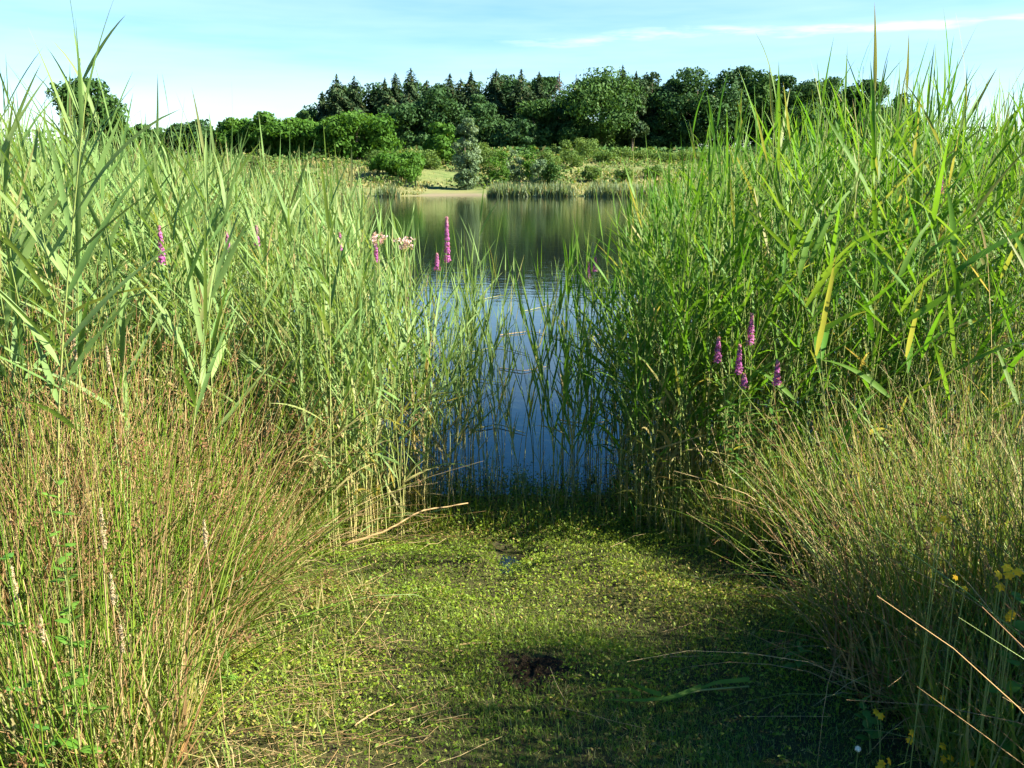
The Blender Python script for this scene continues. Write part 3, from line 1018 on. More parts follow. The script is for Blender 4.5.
def gp(px, py, up=0.03):
    p = pix_ground(px, py)
    return (p[0], p[1], up)


stalk('branch', [gp(345, 550, 0.03), gp(385, 546, 0.07), gp(420, 535, 0.12), gp(468, 522, 0.10)], 0.006, 'rush_dead', 'pale bare curved branch lying at the left waterline', 'branch')
stalk('dry_stalk', [gp(460, 652), gp(490, 650), gp(516, 648)], 0.004, 'rush_dead', 'short pale dry stalk lying above the mud patch', 'stalk')
stalk('dry_stalk', [gp(440, 660), gp(458, 658), gp(472, 661)], 0.004, 'rush_dead', 'brownish dry stalk lying left of the mud patch', 'stalk')
stalk('dry_stalk', [gp(660, 665), gp(690, 664), gp(725, 663)], 0.003, 'rush_dead', 'pale stalk lying in the shade above the fallen reed', 'stalk')
stalk('dry_stalk', [gp(200, 655), gp(250, 648), gp(300, 660)], 0.003, 'rush_dead', 'long bleached stalk lying by the left tussocks', 'stalk')
stalk('dry_stalk', [gp(355, 735), gp(372, 722), gp(395, 712)], 0.003, 'rush_dead', 'bleached stalk in short grass left of the mud', 'stalk')

# fallen green reed in the shade
fr = thing('fallen_reed', 'fallen green reed with long blades lying in the shaded grass', 'reed', tuple(gp(748, 700, 0.05)))
o0 = np.array(gp(748, 700, 0.05))
b = Buf()
tubes(b, np.array([[gp(748, 700, .05), gp(700, 707, .06), gp(660, 716, .06), gp(640, 716, .05)]]) - o0, np.array([[.003, .003, .0025, .002]]), [0.5], [0.2], 5)
b.build('stem', 'reed_stem', fr)
b = Buf()
for pl in ([(700, 707), (670, 716), (640, 716), (602, 712)], [(660, 716), (640, 706), (620, 692), (606, 686)], [(640, 716), (630, 708), (615, 704), (597, 703)], [(748, 700), (715, 700), (690, 708), (655, 717)]):
    P = np.array([gp(a, c, 0.075 - 0.01 * i) for i, (a, c) in enumerate(pl)]) - o0
    t = np.linspace(0, 3, 9)
    Q = np.stack([np.interp(t, range(4), P[:, i]) for i in range(3)], -1)[None]
    s = np.linspace(0, 1, 9)
    ribbons(b, Q, (0.0075 * np.clip(1 - s, 0, 1) ** 0.6 + 0.0005)[None], np.array([[0.1, 0.75, 0.65]]), [0.6], [0.05], 0.2)
b.build('leaves', 'reed_green', fr)

# bent reed stems lying on the water in the gap
for i, (px, py, dx, bend) in enumerate([(470, 352, 60, 6), (500, 368, 46, -3), (520, 312, 70, 8), (560, 330, 60, -8), (478, 300, 50, 5), (585, 372, 42, 4), (455, 382, 50, 3), (560, 420, 60, -5), (470, 430, 55, 6), (500, 335, 60, 4)]):
    a, m_, c = pix_ground(px, py, WATER_Z + .01), pix_ground(px + dx / 2, py - bend, WATER_Z + .015), pix_ground(px + dx, py + bend * 0.5, WATER_Z + .01)
    fl = stalk('floating_reed', [a, m_, c], 0.005, 'rush_dead' if i % 2 else 'reed_stem', 'broken reed stem lying flat on the blue water in the gap', 'reed stem', 'broken reed stems on the water')


# ------------------------------------------------------------------ flowering plants
def loosestrife(label, px, py, Y, spike=0.16, mat='magenta', group='purple loosestrife flower stalks'):
    spike *= 0.85
    Y = Y + (0.45 if px < 600 and spike < 0.2 else 0)
    t = pix(px, py, Y)
    z0 = float(max(ground_z(np.array(t[0]), np.array(Y)), -0.3))
    top = t[2] - z0 + spike / 2
    root = thing('purple_flower', label, 'flower', (t[0], Y, z0), group)
    b = Buf()
    ln = RNG.normal(0, 0.05, 2)
    s = np.linspace(0, 1, 8)
    ax = np.stack([ln[0] * (s ** 2 - 1), ln[1] * (s ** 2 - 1), s * top], -1)
    tubes(b, ax[None], (0.0028 * (1 - 0.6 * s))[None], [0.4], [0.3], 5)
    b.build('stem', 'reed_stem', root)
    b = Buf()
    n = int(700 * spike / 0.16)
    f = RNG.random(n)
    f = f[np.sin(f * 23 + px) > -0.93]
    n = len(f)
    r = (0.024 * (1 - 0.7 * f) * (0.85 + 0.15 * np.sin(f * 70 + U(0, 6)))) * np.sqrt(U(0.3, 1, n))
    an = U(0, 6.28, n)
    C = np.stack([r * np.cos(an), r * np.sin(an), top - spike + f * spike * 1.05], -1)
    cards(b, C, norm(np.stack([np.cos(an), np.sin(an), U(-0.2, 0.8, n)], -1)), U(0.003, 0.007, n), U(0, 1, n), np.clip((f - 0.7) * 3, 0, 1) + 0.6 * (RNG.random(n) < 0.15), 0.6)
    b.build('flower_spike', mat, root)
    b = Buf()
    m = 26
    h = np.linspace(0.25, 0.82, m) * (top - spike * 0.5)
    an = np.arange(m) * PI + (np.arange(m) // 2) * PI / 2 + RNG.normal(0, 0.2, m)
    k = np.linspace(0, 1, 5)
    D = np.stack([np.cos(an), np.sin(an), U(0.1, 0.7, m)], -1)
    Q = D[:, None, :] * (k * 0.07)[None, :, None] + np.stack([0 * h, 0 * h, h], -1)[:, None, :]
    Q[..., 2] -= 0.02 * k ** 2
    off = np.interp(h / top, s, ax[:, 0]), np.interp(h / top, s, ax[:, 1])
    Q[..., 0] += off[0][:, None]
    Q[..., 1] += off[1][:, None]
    W = np.tile(0.007 * np.sin(np.clip(k * 0.9 + 0.1, 0, 1) * PI) + 0.0004, (m, 1))
    ribbons(b, Q, W, np.stack([-np.sin(an), np.cos(an), 0 * an], -1), U(0, 1, m), 0.0, 0.2)
    b.build('leaves', 'herb_dark', root)
    return root


LS = [
    (718, 350, 3.95, .13, 'leftmost purple spike of the right bank flower cluster'),
    (739, 360, 3.9, .15, 'purple spike leaning beside a long blade in right cluster'),
    (744, 381, 3.86, .07, 'short low purple spike under the leaning one'),
    (751, 330, 4.0, .16, 'highest purple spike of the right bank flower cluster'),
    (777, 373, 3.8, .13, 'broad purple spike at right end of the cluster'),
    (822, 330, 3.9, .11, 'purple spike apart from the cluster before straw stems'),
    (647, 376, 4.4, .10, 'small dim purple spike deep in the right reeds'),
    (161, 246, 3.5, .19, 'purple spike among the broad reeds at far left'),
    (447, 240, 4.7, .27, 'large purple spike rising at the edge of the gap'),
    (437, 262, 4.68, .11, 'small purple spike left of the large one'),
    (376, 250, 4.6, .16, 'pinkish purple spike in reeds below the pale umbels'),
    (340, 242, 4.8, .12, 'faint purple spike in the middle of the left reeds'),
    (257, 236, 4.4, .12, 'purple spike right of a pair in the left reeds'),
    (227, 242, 4.3, .12, 'purple spike left of a pair in the left reeds'),
    (588, 272, 4.9, .13, 'thin purple-brown spike right of the water gap'),
    (595, 265, 4.95, .10, 'thin purple spike touching its neighbour right of the gap'),
    (409, 300, 4.5, .10, 'low purple spike at the left edge of the water'),
    (940, 182, 4.2, .12, 'purple spike half hidden high in the right reeds'),
]
for px, py, Y, sp, lab in LS:
    loosestrife(lab, px, py, Y, sp)


def umbel(label, px, py, Y):
    t = pix(px, py, Y)
    z0 = -0.1
    top = t[2] - z0
    root = thing('umbel_flower', label, 'flower', (t[0], Y, z0), 'pale pink umbel flowers')
    b = Buf()
    s = np.linspace(0, 1, 6)
    P = [np.stack([0 * s, 0 * s, s * (top - 0.05)], -1)]
    tips = []
    for i in range(14):
        an, r = U(0, 6.28), U(0.01, 0.05)
        e = np.array([r * math.cos(an), r * math.sin(an), top + U(-0.02, 0.02)])
        tips.append(e)
        P.append(np.array([0, 0, top - 0.05]) + s[:, None] * (e - [0, 0, top - 0.05]))
    tubes(b, np.array(P), np.concatenate([np.full((1, 6), .003), np.full((14, 6), .0011)]), [0.3] * 15, [0.3] * 15, 4)
    b.build('stem', 'reed_stem', root)
    b = Buf()
    C = np.repeat(np.array(tips), 16, 0) + RNG.normal(0, 0.006, (14 * 16, 3))
    cards(b, C, norm(RNG.normal(size=C.shape)), U(0.004, 0.008, len(C)), U(0, 1, len(C)), (RNG.random(len(C)) < 0.2) * 0.8, 0.7)
    b.build('flower_head', 'pinkish', root)


umbel('pale pink umbel flower at right of a pair in left reeds', 404, 243, 4.6)
umbel('pale pink umbel flower at left of a pair in left reeds', 378, 238, 4.7)


def leaf_shape(buf, base, d, up, ln, w, rnd, droop=0.25, serr=True, fold=0.25):
    K = 9
    s = np.linspace(0, 1, K)
    d, up = norm(np.array(d, float)), np.array(up, float)
    Q = np.array(base)[None] + d[None] * (s * ln)[:, None]
    Q[:, 2] -= droop * ln * s ** 2
    W = w * np.sin(np.clip(s ** 0.75, 0, 1) * PI) ** 0.9 + 0.0004
    if serr:
        W = W * (1 + 0.12 * (np.arange(K) % 2))
    sd = norm(np.cross(d, up))
    ribbons(buf, Q[None], W[None], sd[None], [rnd], [0], fold)


def herb(label, base, H, npairs, ln, w, mat='herb', lean=(0, 0), name='leafy_herb', group=None):
    root = thing(name, label, 'herb', tuple(base), group)
    b = Buf()
    s = np.linspace(0, 1, 8)
    ax = np.stack([lean[0] * s ** 1.5, lean[1] * s ** 1.5, H * s], -1)
    tubes(b, ax[None], (0.003 * (1 - 0.6 * s))[None], [0.5], [0.1], 5)
    b.build('stem', 'reed_stem', root)
    b = Buf()
    for i in range(npairs):
        f = 0.3 + 0.7 * i / max(1, npairs - 1)
        p = np.array([np.interp(f, s, ax[:, j]) for j in range(3)])
        a0 = i * PI / 2 + U(-0.3, 0.3)
        for k in range(2):
            a = a0 + k * PI
            sz = (1.15 - 0.75 * f) * U(0.85, 1.15)
            leaf_shape(b, p, (math.cos(a), math.sin(a), U(-0.1, 0.9)), (U(-.3, .3), U(-.3, .3), 1), 0.95 * ln * sz, 1.1 * w * sz, random.random())
    b.build('leaves', mat, root)
    return root


def herb_px(label, px, py, Y, npairs, ln, w, mat='herb', lean=(0, 0), name='leafy_herb'):
    t = pix(px, py, Y)
    z0 = float(ground_z(np.array(t[0]), np.array(Y)))
    herb(label, (t[0] - lean[0], Y - lean[1], z0), t[2] - z0, npairs, ln, w, mat, lean, name)


herb_px('bright green toothed herb rising through the left rushes', 62, 480, 2.12, 8, 0.075, 0.016, lean=(0.05, 0))
herb_px('bright green herb with upward leaf pairs leaning left in the rushes', 48, 495, 2.1, 7, 0.06, 0.012, lean=(-0.05, 0))
herb_px('herb with one broad pointed sunlit leaf by the left rushes', 66, 556, 2.0, 4, 0.085, 0.02, lean=(0.03, 0))
herb_px('grey-green broad-leaved herb at bottom left corner', 40, 728, 1.98, 3, 0.075, 0.024, 'herb_dark', name='broad_leaved_herb')
herb_px('dark broad-leaved herb cut by the left picture edge', 5, 560, 2.0, 4, 0.085, 0.02, 'herb_dark', name='broad_leaved_herb')
herb_px('bright green broad-leaved herb at lower right picture edge', 1018, 598, 2.08, 6, 0.085, 0.026, name='broad_leaved_herb')
herb_px('shaded dark herb beneath the right rush tussock', 862, 700, 2.3, 5, 0.07, 0.016, 'herb_dark', lean=(-0.04, 0))
herb_px('shaded herb with leaf pairs left of the right tussock', 800, 640, 2.7, 5, 0.07, 0.015, 'herb_dark')
herb_px('tiny light herb on the sunny edge of left tussocks', 225, 640, 2.6, 3, 0.045, 0.012)


def yellow_flower(label, px, py, Y, n=3, size=0.011):
    t = pix(px, py, Y)
    z0 = float(ground_z(np.array(t[0]), np.array(Y)))
    root = thing('yellow_flower', label, 'flower', (t[0], Y, z0), 'small yellow flowers in the right rushes')
    b = Buf()
    s = np.linspace(0, 1, 6)
    top = max(t[2] - z0, 0.06)
    P, C = [], []
    for i in range(n):
        e = np.array([RNG.normal(0, 0.012), RNG.normal(0, 0.012), top + RNG.normal(0, 0.012)])
        P.append(np.stack([e[0] * s ** 2, e[1] * s ** 2, e[2] * s], -1))
        C.append(e)
    tubes(b, np.array(P), np.full((n, 6), 0.0014), [0.3] * n, [0.1] * n, 4)
    b.build('stem', 'reed_stem', root)
    for e in C:
        b = Buf()
        m = 6
        an = np.arange(m) * 2 * PI / m
        tilt = norm(np.array([RNG.normal(0, .3), -0.6, 0.6]))
        u = norm(np.cross(tilt, [0, 0, 1.0]))
        v = np.cross(u, tilt)
        dirs = np.cos(an)[:, None] * u + np.sin(an)[:, None] * v
        cards(b, e + dirs * size * 0.7, norm(tilt + dirs * 0.4), np.full(m, size * 0.75), U(0, 1, m), U(0, .3, m), 0.62, updir=dirs)
        b.build('blossom', 'yellow', root)
    return root


for a in [(1001, 580, 2.02, 3, .010, 'yellow flower pair near the right picture edge, highest of all'),
          (1018, 570, 2.02, 2, .010, 'yellow flower touching the right picture edge'),
          (1012, 610, 2.02, 2, .009, 'yellow flower just above the bright broad-leaved herb'),
          (938, 528, 2.02, 2, .008, 'yellow flower high in the upright right rushes'),
          (957, 585, 2.02, 2, .007, 'small yellow flower amid brown rush stems'),
          (884, 718, 2.25, 2, .009, 'yellow flower in deep shade left of the right tussock'),
          (908, 731, 2.2, 2, .009, 'yellow flower in shade below the red-brown stems'),
          (943, 751, 2.15, 2, .009, 'yellow flower at bottom right in the shade'),
          (963, 760, 2.13, 3, .009, 'yellow flower group right of the bottom shaded one'),
          (886, 764, 2.12, 3, .009, 'yellow flower group at the bottom edge right of clover'),
          (933, 690, 2.28, 1, .008, 'single yellow blossom low among red-brown stems')]:
    yellow_flower(a[5], *a[:5])

# white clover head
t = pix(858, 749, 2.15)
z0 = float(ground_z(np.array(t[0]), np.array(2.15)))
root = thing('clover_flower', 'small round white clover head in the bottom right shade', 'flower', (t[0], 2.15, z0))
b = Buf()
s = np.linspace(0, 1, 5)
H = max(t[2] - z0, 0.07)
tubes(b, np.stack([0 * s, 0 * s, s * H], -1)[None], np.full((1, 5), .0015), [.4], [.1], 4)
b.build('stem', 'reed_stem', root)
b = Buf()
d = norm(RNG.normal(size=(90, 3)))
cards(b, d * 0.008 + [0, 0, H], d, np.full(90, 0.004), U(0, 1, 90), (d[:, 2] < -0.2) * 0.5, 0.45)
b.build('flower_head', 'white', root)


# dry grass plumes standing in the left rushes
def plume(label, px, py, Y, ln=0.10):
    t = pix(px, py, Y)
    z0 = float(ground_z(np.array(t[0]), np.array(Y)))
    root = thing('grass_plume', label, 'grass stalk', (t[0], Y, z0), 'pale dry grass plumes in the left rushes')
    b = Buf()
    s = np.linspace(0, 1, 7)
    top = t[2] - z0 + ln / 2
    lx = RNG.normal(0, 0.04)
    P = np.stack([lx * (s ** 2 - 1), 0 * s, s * top], -1)
    tubes(b, P[None], np.full((1, 7), .0014), [.3], [.8], 4)
    b.build('stem', 'rush_dead', root)
    b = Buf()
    n = 220
    f = RNG.random(n)
    r = 0.0065 * np.sin(np.clip(f * 0.9 + 0.1, 0, 1) * PI) * U(0.2, 1, n) + 0.001
    an = U(0, 6.28, n)
    C = np.stack([r * np.cos(an), r * np.sin(an), top - ln + f * ln * 1.1], -1)
    cards(b, C, norm(np.stack([np.cos(an), np.sin(an), U(0, 1, n)], -1)), U(0.003, 0.006, n), U(0, 1, n), 0.2, 0.35)
    b.build('seed_plume', 'plume', root)


for a in [(103, 530, 2.1, .10, 'cream dry grass plume right of the bright toothed herb'), (14, 585, 2.0, .08, 'white-tufted dry grass plume at the left picture edge'),
          (112, 590, 2.15, .08, 'dry plume hanging low amid green rush stems'), (42, 630, 2.05, .07, 'short dry plume in the lower left rushes'),
          (122, 640, 2.1, .07, 'dry plume at the front of the left tussock'), (108, 360, 2.8, .09, 'tall dry plume above the brown left rushes'),
          (75, 350, 2.9, .09, 'tall plume second from the left above the rushes'), (205, 535, 2.4, .08, 'plume bending over the arching left tussock')]:
    plume(a[4], *a[:4])


# ------------------------------------------------------------------ far shore: trees and bushes
def far_ground(px, D):
    x = (px - 512) / FPX * D
    return x, float(ground_z(np.array([x]), np.array([float(D)]))[0])


def z_of(py, D):
    return pix(512, py, D)[2]


def trunk_mesh(H, r, lean=0.3, limbs=4, spread=0.0):
    b = Buf()
    s = np.linspace(0, 1, 7)
    l = RNG.normal(0, lean, 2)
    P = [np.stack([l[0] * s ** 2, l[1] * s ** 2, H * s - 0.3], -1)]
    R = [r * (1 - 0.8 * s) * (1 + 0.5 * (s == 0))]
    for i in range(limbs):
        f = U(0.35, 0.8)
        a = U(0, 6.28)
        L = spread * U(0.5, 0.9)
        p0 = np.array([l[0] * f ** 2, l[1] * f ** 2, H * f - 0.3])
        P.append(p0 + np.stack([np.cos(a) * L * s, np.sin(a) * L * s, L * 0.6 * s ** 0.8], -1))
        R.append(r * 0.4 * (1 - 0.75 * s))
    tubes(b, np.array(P), np.array(R), U(0, 1, len(P)), U(0, 0.5, len(P)), 6)
    return b


def broad_crown(w, h, zc, n, card, lobes, mat_var=0.0, rough=1.0):
    """leaf clumps on many overlapping lobes; gaps between the lobes let the background through"""
    b = Buf()
    d = norm(RNG.normal(size=(lobes, 3)))
    rad = U(0.35, 1.0, lobes) ** 0.6
    LC = d * rad[:, None] * np.array([w * 0.78, w * 0.78, h * 0.40]) + [0, 0, zc]
    LC[:, 2] += RNG.normal(0, h * 0.03, lobes)
    LR = U(0.24, 0.44, lobes) * w * rough
    i = RNG.integers(0, lobes, n)
    dd = norm(RNG.normal(size=(n, 3)) + [0, 0, 0.25])
    r = LR[i] * np.clip(RNG.normal(0.85, 0.2, n), 0.2, 1.12)
    C = LC[i] + dd * r[:, None] * np.array([1, 1, 0.8])
    nr = norm(dd + RNG.normal(0, 0.55, (n, 3)))
    lr = np.clip(U(0.1, 0.9, lobes)[i] + RNG.normal(0, 0.2, n), 0, 1)
    C[:, :2] *= w / np.percentile(np.abs(C[:, 0]), 97)
    lo, hi = np.percentile(C[:, 2], (1, 99.8))
    keep = C[:, 2] < hi
    C, nr, lr = C[keep], nr[keep], lr[keep]
    n = len(C)
    C[:, 2] = zc - h / 2 + (C[:, 2] - lo) / (hi - lo) * h
    cards(b, C, nr, card * U(0.6, 1.3, n), lr, (RNG.random(n) < 0.004) * 0.4, 0.6)
    return b


def spruce_crown(w, H, z0, n, card, sparse=1.0):
    b = Buf()
    f = 1 - np.sqrt(RNG.random(n))                    # more needles low down
    tiers = max(14, int(H * 1.5))
    ft = np.clip((np.floor(f * tiers) + U(0, 0.85, n)) / tiers, 0, 0.995)
    az = U(0, 6.28, n)
    nb = 9
    aq = np.floor(az / 6.283 * nb) / nb * 6.283 + ft * 21.7 + RNG.normal(0, 0.16, n)
    rmax = 2.1 * w * np.minimum((1 - ft) ** 0.62, 0.60) * (0.8 + 0.35 * np.sin(ft * U(9, 16) + U(0, 6))) * (0.72 + 0.28 * np.sin(aq * 3 + ft * 30))
    rr = rmax * np.sqrt(U(0.05, 1, n))
    z = z0 + ft * (H - z0) - rr * 0.28 + 0.10 * rr ** 1.4 / max(w, 1)
    C = np.stack([rr * np.cos(aq), rr * np.sin(aq), z], -1)
    nr = norm(np.stack([np.cos(aq) * 0.55, np.sin(aq) * 0.55, np.ones(n)], -1) + RNG.normal(0, 0.45, (n, 3)))
    out = np.stack([np.cos(aq), np.sin(aq), -0.35 * np.ones(n)], -1)
    cards(b, C, nr, card * U(0.6, 1.3, n) * (1 - 0.3 * ft), U(0, 1, n), (RNG.random(n) < 0.05) * 0.6, 0.38, updir=out + RNG.normal(0, .3, (n, 3)))
    # leader
    cards(b, np.stack([RNG.normal(0, .06, 30), RNG.normal(0, .06, 30), H + U(-1.6, 0.1, 30)], -1), norm(RNG.normal(size=(30, 3)) * [1, 1, .2]), np.full(30, card * 0.6), 0.5, 0.0, 0.25, updir=np.tile([0, 0, 1.0], (30, 1)))
    return b


def tree(kind, px, top, hw, D, label, group, base_py=None):
    """hw: half width in photo pixels at distance D; top: pixel row of the tip"""
    x, z0 = far_ground(px, D)
    H = z_of(top, D) - z0
    w = hw / FPX * D
    names = {'spruce': 'spruce_tree', 'sparse': 'bare_spruce_tree', 'broad': 'broadleaf_tree', 'dark': 'broadleaf_tree', 'bright': 'broadleaf_tree', 'pine': 'pine_tree', 'silver': 'silver_tree'}
    r = thing(names[kind], label, 'tree', (x, D, z0), group)
    if kind in ('spruce', 'sparse'):
        n = 11000 if kind == 'spruce' else 2500
        trunk_mesh(H * 0.97, 0.22, 0.05, 0).build('trunk', 'bark', r)
        spruce_crown(w, H, H * 0.06, n, 0.46 if kind == 'spruce' else 0.34).build('crown', 'spruce' if kind == 'spruce' else 'bare', r)
    elif kind == 'pine':
        trunk_mesh(H * 0.9, 0.25, 0.4, 6, w * 0.8).build('trunk', 'bark', r)
        broad_crown(w, H * 0.66, H * 0.68, 8000, 0.28, 22, rough=1.0).build('crown', 'spruce', r)
    elif kind == 'silver':
        trunk_mesh(H * 0.8, 0.14, 0.1, 3, w * 0.5).build('trunk', 'bark', r)
        broad_crown(w * 0.95, H * 0.98, H * 0.52, 10000, 0.15, 44, rough=1.0).build('crown', 'silver', r)
    else:
        hc = H * (0.92 if kind != 'dark' else 0.86)
        trunk_mesh(H * 0.8, 0.02 * H, 0.4, 5, w * 0.7).build('trunk', 'bark', r)
        broad_crown(w, hc, H - hc * 0.5, int(np.clip(1900 * w * H / 12, 7000, 19000)), 0.29 if D > 125 else 0.22, int(np.clip(w * H / 3, 26, 52)),
                    rough=0.95).build('crown', {'broad': 'oak', 'dark': 'oak_dark', 'bright': 'bright'}[kind], r)
    return r


SP, BR, GRN = 'spruces of the far forest', 'broadleaf trees of the far forest', 'low trees at the left end of the far shore'
TREES = [
    # spruces and pines along the forest edge, left to right
    ('spruce', 331, 92, 13, 172, 'low sloping spruce at the left end of the forest', SP), ('spruce', 345, 75, 17, 168, 'dark spruce with double tip first tall one at forest left', SP),
    ('spruce', 362, 77, 17, 170, 'broad dark spruce second tall one at forest left', SP), ('spruce', 391, 79, 13, 172, 'slim spruce tip left of the tallest left spruce', SP),
    ('spruce', 401, 73, 13, 174, 'slim spruce with narrow spire beside the tallest left one', SP), ('spruce', 416, 69, 18, 168, 'tallest spruce of the left half with layered branches', SP),
    ('spruce', 431, 80, 13, 174, 'short spruce tip right of the tallest left spruce', SP), ('spruce', 453, 74, 14, 172, 'spruce spire above the round oak left of silver tree', SP),
    ('spruce', 463, 79, 13, 176, 'small spruce tip behind the silver tree', SP), ('spruce', 473, 71, 15, 172, 'spruce spire straight above the silver tree', SP),
    ('spruce', 497, 70, 17, 170, 'pointed spruce right of the silver tree', SP), ('spruce', 521, 69, 17, 168, 'broad yellowish-green spruce left of the bare one', SP),
    ('spruce', 538, 72, 14, 172, 'slim dark spruce between two broader spruces', SP), ('sparse', 557, 72, 14, 170, 'thinly needled brownish spruce at forest centre', SP),
    ('sparse', 573, 75, 12, 172, 'nearly bare grey spruce beside the big central oak', SP), ('spruce', 617, 66, 16, 172, 'spruce behind the big central oak', SP),
    ('spruce', 630, 72, 14, 174, 'short spruce right of the big central oak', SP), ('pine', 646, 72, 20, 166, 'tufted pine between central oak and right oaks', 'pines of the far forest'),
    ('spruce', 508, 82, 14, 178, 'half hidden spruce behind the pointed one', SP), ('spruce', 380, 86, 14, 178, 'half hidden low spruce in the dip at forest left', SP),
    ('pine', 628, 96, 14, 158, 'slender low pine leaning by the central oak', 'pines of the far forest'),
    # broadleaf row in front
    ('dark', 440, 88, 26, 163, 'round dark oak behind the silver tree', BR), ('dark', 412, 104, 24, 161, 'lower dark oak under the tallest left spruce', BR),
    ('dark', 485, 94, 22, 163, 'dark oak right above the silver tree', BR), ('broad', 533, 100, 20, 161, 'narrow oak under the yellowish spruce', BR),
    ('dark', 558, 94, 24, 165, 'dark shaded oak left of the big central oak', BR), ('broad', 598, 68, 36, 161, 'biggest sunlit oak at forest centre', BR),
    ('dark', 690, 67, 36, 163, 'wide dark oak above the right end of the meadow', BR), ('dark', 720, 67, 26, 166, 'dark oak adjoining the wide right oak', BR),
    ('broad', 746, 68, 20, 165, 'oak at crest of the right-hand row', BR), ('dark', 670, 80, 22, 168, 'shaded oak between pine and wide right oak', BR),
    ('dark', 786, 76, 24, 164, 'round oak rising over the right reeds', BR), ('dark', 822, 77, 20, 166, 'oak second from the right end of forest', BR),
    ('dark', 856, 80, 22, 168, 'oak seen between the tall right reed blades', BR), ('dark', 884, 94, 22, 170, 'last low oak at right end of forest', BR),
    ('dark', 520, 118, 22, 159, 'low shadowy tree filling the forest foot at centre', BR), ('dark', 576, 122, 22, 162, 'low shadowy tree left of central oak foot', BR),
    ('dark', 648, 118, 22, 164, 'low shadowy tree right of central oak foot', BR),
    ('dark', 350, 86, 28, 178, 'dark tree filling the forest behind its left spruces', BR), ('dark', 395, 84, 28, 179, 'dark tree filling the dip left of tallest left spruce', BR),
    ('dark', 430, 81, 28, 180, 'dark tree filling the forest right of tallest left spruce', BR), ('dark', 465, 80, 28, 180, 'dark tree deep in the forest over the silver tree', BR),
    ('dark', 505, 77, 28, 180, 'dark tree deep in the forest behind pointed spruce', BR), ('dark', 548, 77, 28, 181, 'dark tree deep in the forest behind bare spruces', BR),
    ('dark', 632, 75, 28, 180, 'dark tree deep in the forest right of central oak', BR), ('dark', 764, 76, 26, 178, 'dark tree filling the gap right of the crest oak', BR),
    ('dark', 804, 80, 26, 180, 'dark tree between the two oaks over the right reeds', BR), ('dark', 838, 92, 24, 180, 'dark tree deep at the right end of forest', BR),
    # left of the forest
    ('broad', 103, 77, 31, 128, 'tall lone oak standing over the left reeds', 'oaks apart from the forest'),
    ('broad', 120, 118, 22, 140, 'low tree at foot of the lone left oak', GRN),
    ('broad', 147, 124, 18, 142, 'small round tree right of the lone oak', GRN), ('broad', 178, 130, 20, 150, 'low tree under the white cloud', GRN),
    ('dark', 206, 120, 20, 146, 'dark low tree behind the long blade tips', GRN), ('broad', 228, 122, 18, 148, 'low hedge tree left of the feathery one', GRN),
    ('bright', 250, 118, 18, 144, 'feathery low tree in the left hedge line', GRN), ('bright', 276, 112, 19, 143, 'highest feathery tree of the left hedge line', GRN),
    ('bright', 305, 118, 22, 140, 'bright low tree next to the left spruces', GRN), ('bright', 326, 125, 18, 138, 'bright bushy tree under the first spruce', GRN),
    ('broad', 312, 110, 12, 172, 'small far tree left of the first spruce', GRN),
    ('bright', 362, 112, 32, 136, 'wide bright green tree under the double-tipped spruce', GRN),
    ('bright', 340, 122, 22, 140, 'bright tree left of the wide bright one', GRN),
    ('bright', 446, 123, 17, 130, 'bright green tree directly left of the silver tree', GRN),
    ('bright', 402, 152, 23, 116, 'low dome of bright leaves on the far bank', GRN),
    ('silver', 467, 119, 12, 108, 'slim silver-leaved willow standing on the far shore', 'silver willows'),
]
for a in TREES:
    tree(*a)


def bush(px, top, hw, D, mat, label, i=0):
    x, z0 = far_ground(px, D)
    H = max(z_of(top, D) - z0, 0.8)
    w = hw / FPX * D
    r = thing('shrub', label, 'shrub', (x, D, z0), 'young shrubs on the far bank')
    trunk_mesh(H * 0.75, 0.05, 0.1, 3, w * 0.6).build('stem', 'bark', r)
    broad_crown(w, H, H * 0.52, int(np.clip(2000 * w * H / 5, 1500, 6000)), 0.14, 18, rough=1.15).build('crown', mat, r)


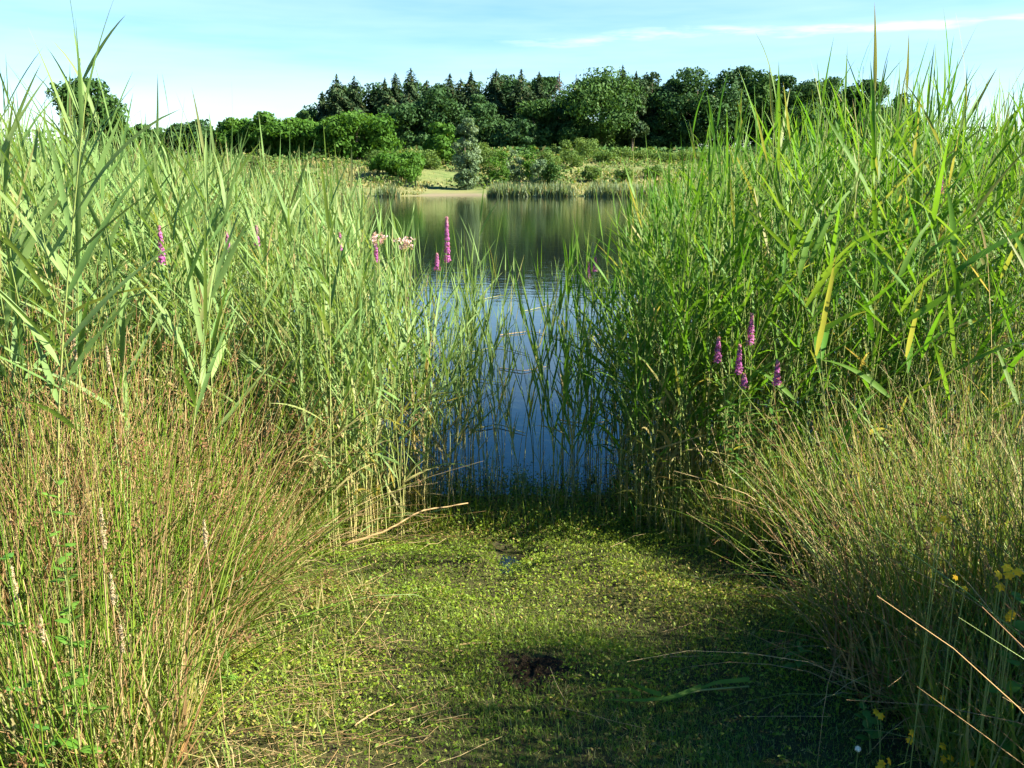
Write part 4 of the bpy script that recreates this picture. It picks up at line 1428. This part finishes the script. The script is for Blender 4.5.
BUSH = [
    (430, 150, 12, 124, 'scrub', 'dull green shrub under the bright tree left of the willow'), (385, 150, 13, 126, 'scrub', 'grey-green shrub behind the bright leaf dome'),
    (490, 143, 12, 124, 'scrub', 'light shrub immediately right of the silver willow'), (497, 152, 11, 112, 'bright', 'bright young shrub right of the willow trunk'),
    (513, 150, 10, 114, 'silver', 'small silvery shrub on the bank near the willow'), (531, 146, 9, 113, 'bright', 'upright dark green young shrub at bank centre'),
    (547, 150, 12, 118, 'scrub', 'pale round shrub at bank centre'), (553, 163, 11, 108, 'oak', 'dark low shrub above the far reeds'),
    (570, 150, 11, 124, 'scrub', 'light shrub left of the taller pale sapling'), (584, 138, 12, 134, 'scrub', 'taller pale sapling before the central oak'),
    (602, 150, 12, 130, 'scrub', 'pale shrub under the central oak'), (618, 147, 13, 133, 'scrub', 'leafy shrub right below the central oak'),
    (640, 150, 13, 132, 'scrub', 'shrub at the forest foot under the pine'), (660, 152, 12, 130, 'scrub', 'shrub under the left side of wide right oak'),
    (684, 150, 13, 132, 'scrub', 'shrub under the middle of wide right oak'), (706, 151, 12, 130, 'scrub', 'shrub beneath the right side of wide oak'),
    (730, 152, 13, 132, 'scrub', 'shrub nearest the right reeds on the far bank'), (590, 166, 9, 112, 'scrub', 'low green shrub in dry grass above far reeds'),
    (622, 168, 9, 112, 'scrub', 'low shrub in tan grass at meadow middle'), (650, 166, 10, 114, 'scrub', 'low shrub in tan grass at meadow right'),
    (412, 166, 10, 112, 'bright', 'low bright shrub at right end of the leaf dome'), (560, 140, 9, 140, 'scrub', 'thin sapling in forest shade at centre'),
    (265, 150, 9, 110, 'meadow', 'straw coloured shrub below the feathery trees'), (538, 160, 8, 110, 'silver', 'tiny silver shrub before the pale round shrub'),
]
for a in BUSH:
    bush(*a[:5], a[5])

# low scrub covering the slope
b = Buf()
n = 42000
x, y = U(-75, 75, n), 107 + 40 * RNG.random(n) ** 0.8
pn = N_FAR(x * 4, y * 4) + 0.6 * N_SH(x * 5, y * 5)
k = pn > -0.15 - 0.9 * smooth(112, 140, y)
x, y, pn = x[k], y[k], pn[k]
C = np.stack([x, y, ground_z(x, y) + U(0, 1, len(x)) * np.clip(0.5 + 0.7 * pn, 0.2, 1.9)], -1)
cards(b, C, norm(RNG.normal(0, 0.6, C.shape) + [0, -0.3, 0.7]), U(0.12, 0.32, len(C)), np.clip(0.5 + 0.5 * N_FAR(x * 6, y * 6) + RNG.normal(0, .2, len(C)), 0, 1), (RNG.random(len(C)) < 0.15) * 0.6, 0.6)
tag(b.build('scrub', 'scrub'), 'low green scrub covering the slope below the forest', 'scrub', kind='stuff')

# undergrowth under the forest edge, meadow grass and far reeds
b = Buf()
n = 26000
x, y = U(-110, 110, n), U(141, 190, n)
C = np.stack([x, y, ground_z(x, y) + np.minimum(np.abs(RNG.normal(0, 1.0, n)), 1.7) * (1 + 2.6 * smooth(158, 176, y))], -1)
cards(b, C, norm(RNG.normal(0, 0.6, C.shape) + [0, -0.5, 0.6]), U(0.25, 0.6, n), U(0, 1, n), (RNG.random(n) < 0.1) * 0.5, 0.6)
tag(b.build('undergrowth', 'oak'), 'dark undergrowth along the foot of the far forest', 'undergrowth', kind='stuff')
b = Buf()
n = 32000
x, y = U(-60, 60, n), 90 + 56 * RNG.random(n) ** 1.4
zg = ground_z(x, y)
k = (zg > 0.0) & ((np.abs(x + 6.3) > 3.5) | (zg > 0.9))
x, y, zg = x[k], y[k], zg[k]
tall = np.clip(0.5 + 0.5 * N_FAR(x * 3, y * 3), 0.15, 1.2)
blades(b, np.stack([x, y, zg - 0.05], -1), 0.9 * tall, 0.17, 0.5, 3, 0.45)
tag(b.build('meadow_grass', 'meadow'), 'tan and green meadow grass on the far bank', 'grass', kind='stuff')
FR = [(378, 402, 5, 300, 178, 'short dark reed clump at left end of the far shore'), (488, 574, 40, 2600, 180, 'long grey-green reed clump along the far waterline'),
      (583, 720, 40, 3600, 181, 'second reed clump along the far waterline by the right reeds')]
for x0, x1, _, n, top, lab in FR:
    b = Buf()
    D = U(91.5, 95, n)
    px = U(x0, x1, n)
    x = (px - 512) / FPX * D
    edge = np.minimum(px - x0, x1 - px)
    H = (z_of(top, 93) + 0.1) * U(0.7, 1.15, n) * np.clip(0.45 + edge / 14, 0, 1) * (0.88 + 0.12 * N_SH(x * 4, D))
    blades(b, np.stack([x, D, np.full(n, -0.15)], -1), H, 0.13, 0.25, 3, 0.08)
    tag(b.build('far_reed_clump', 'far_reed'), lab, 'reeds', kind='stuff')
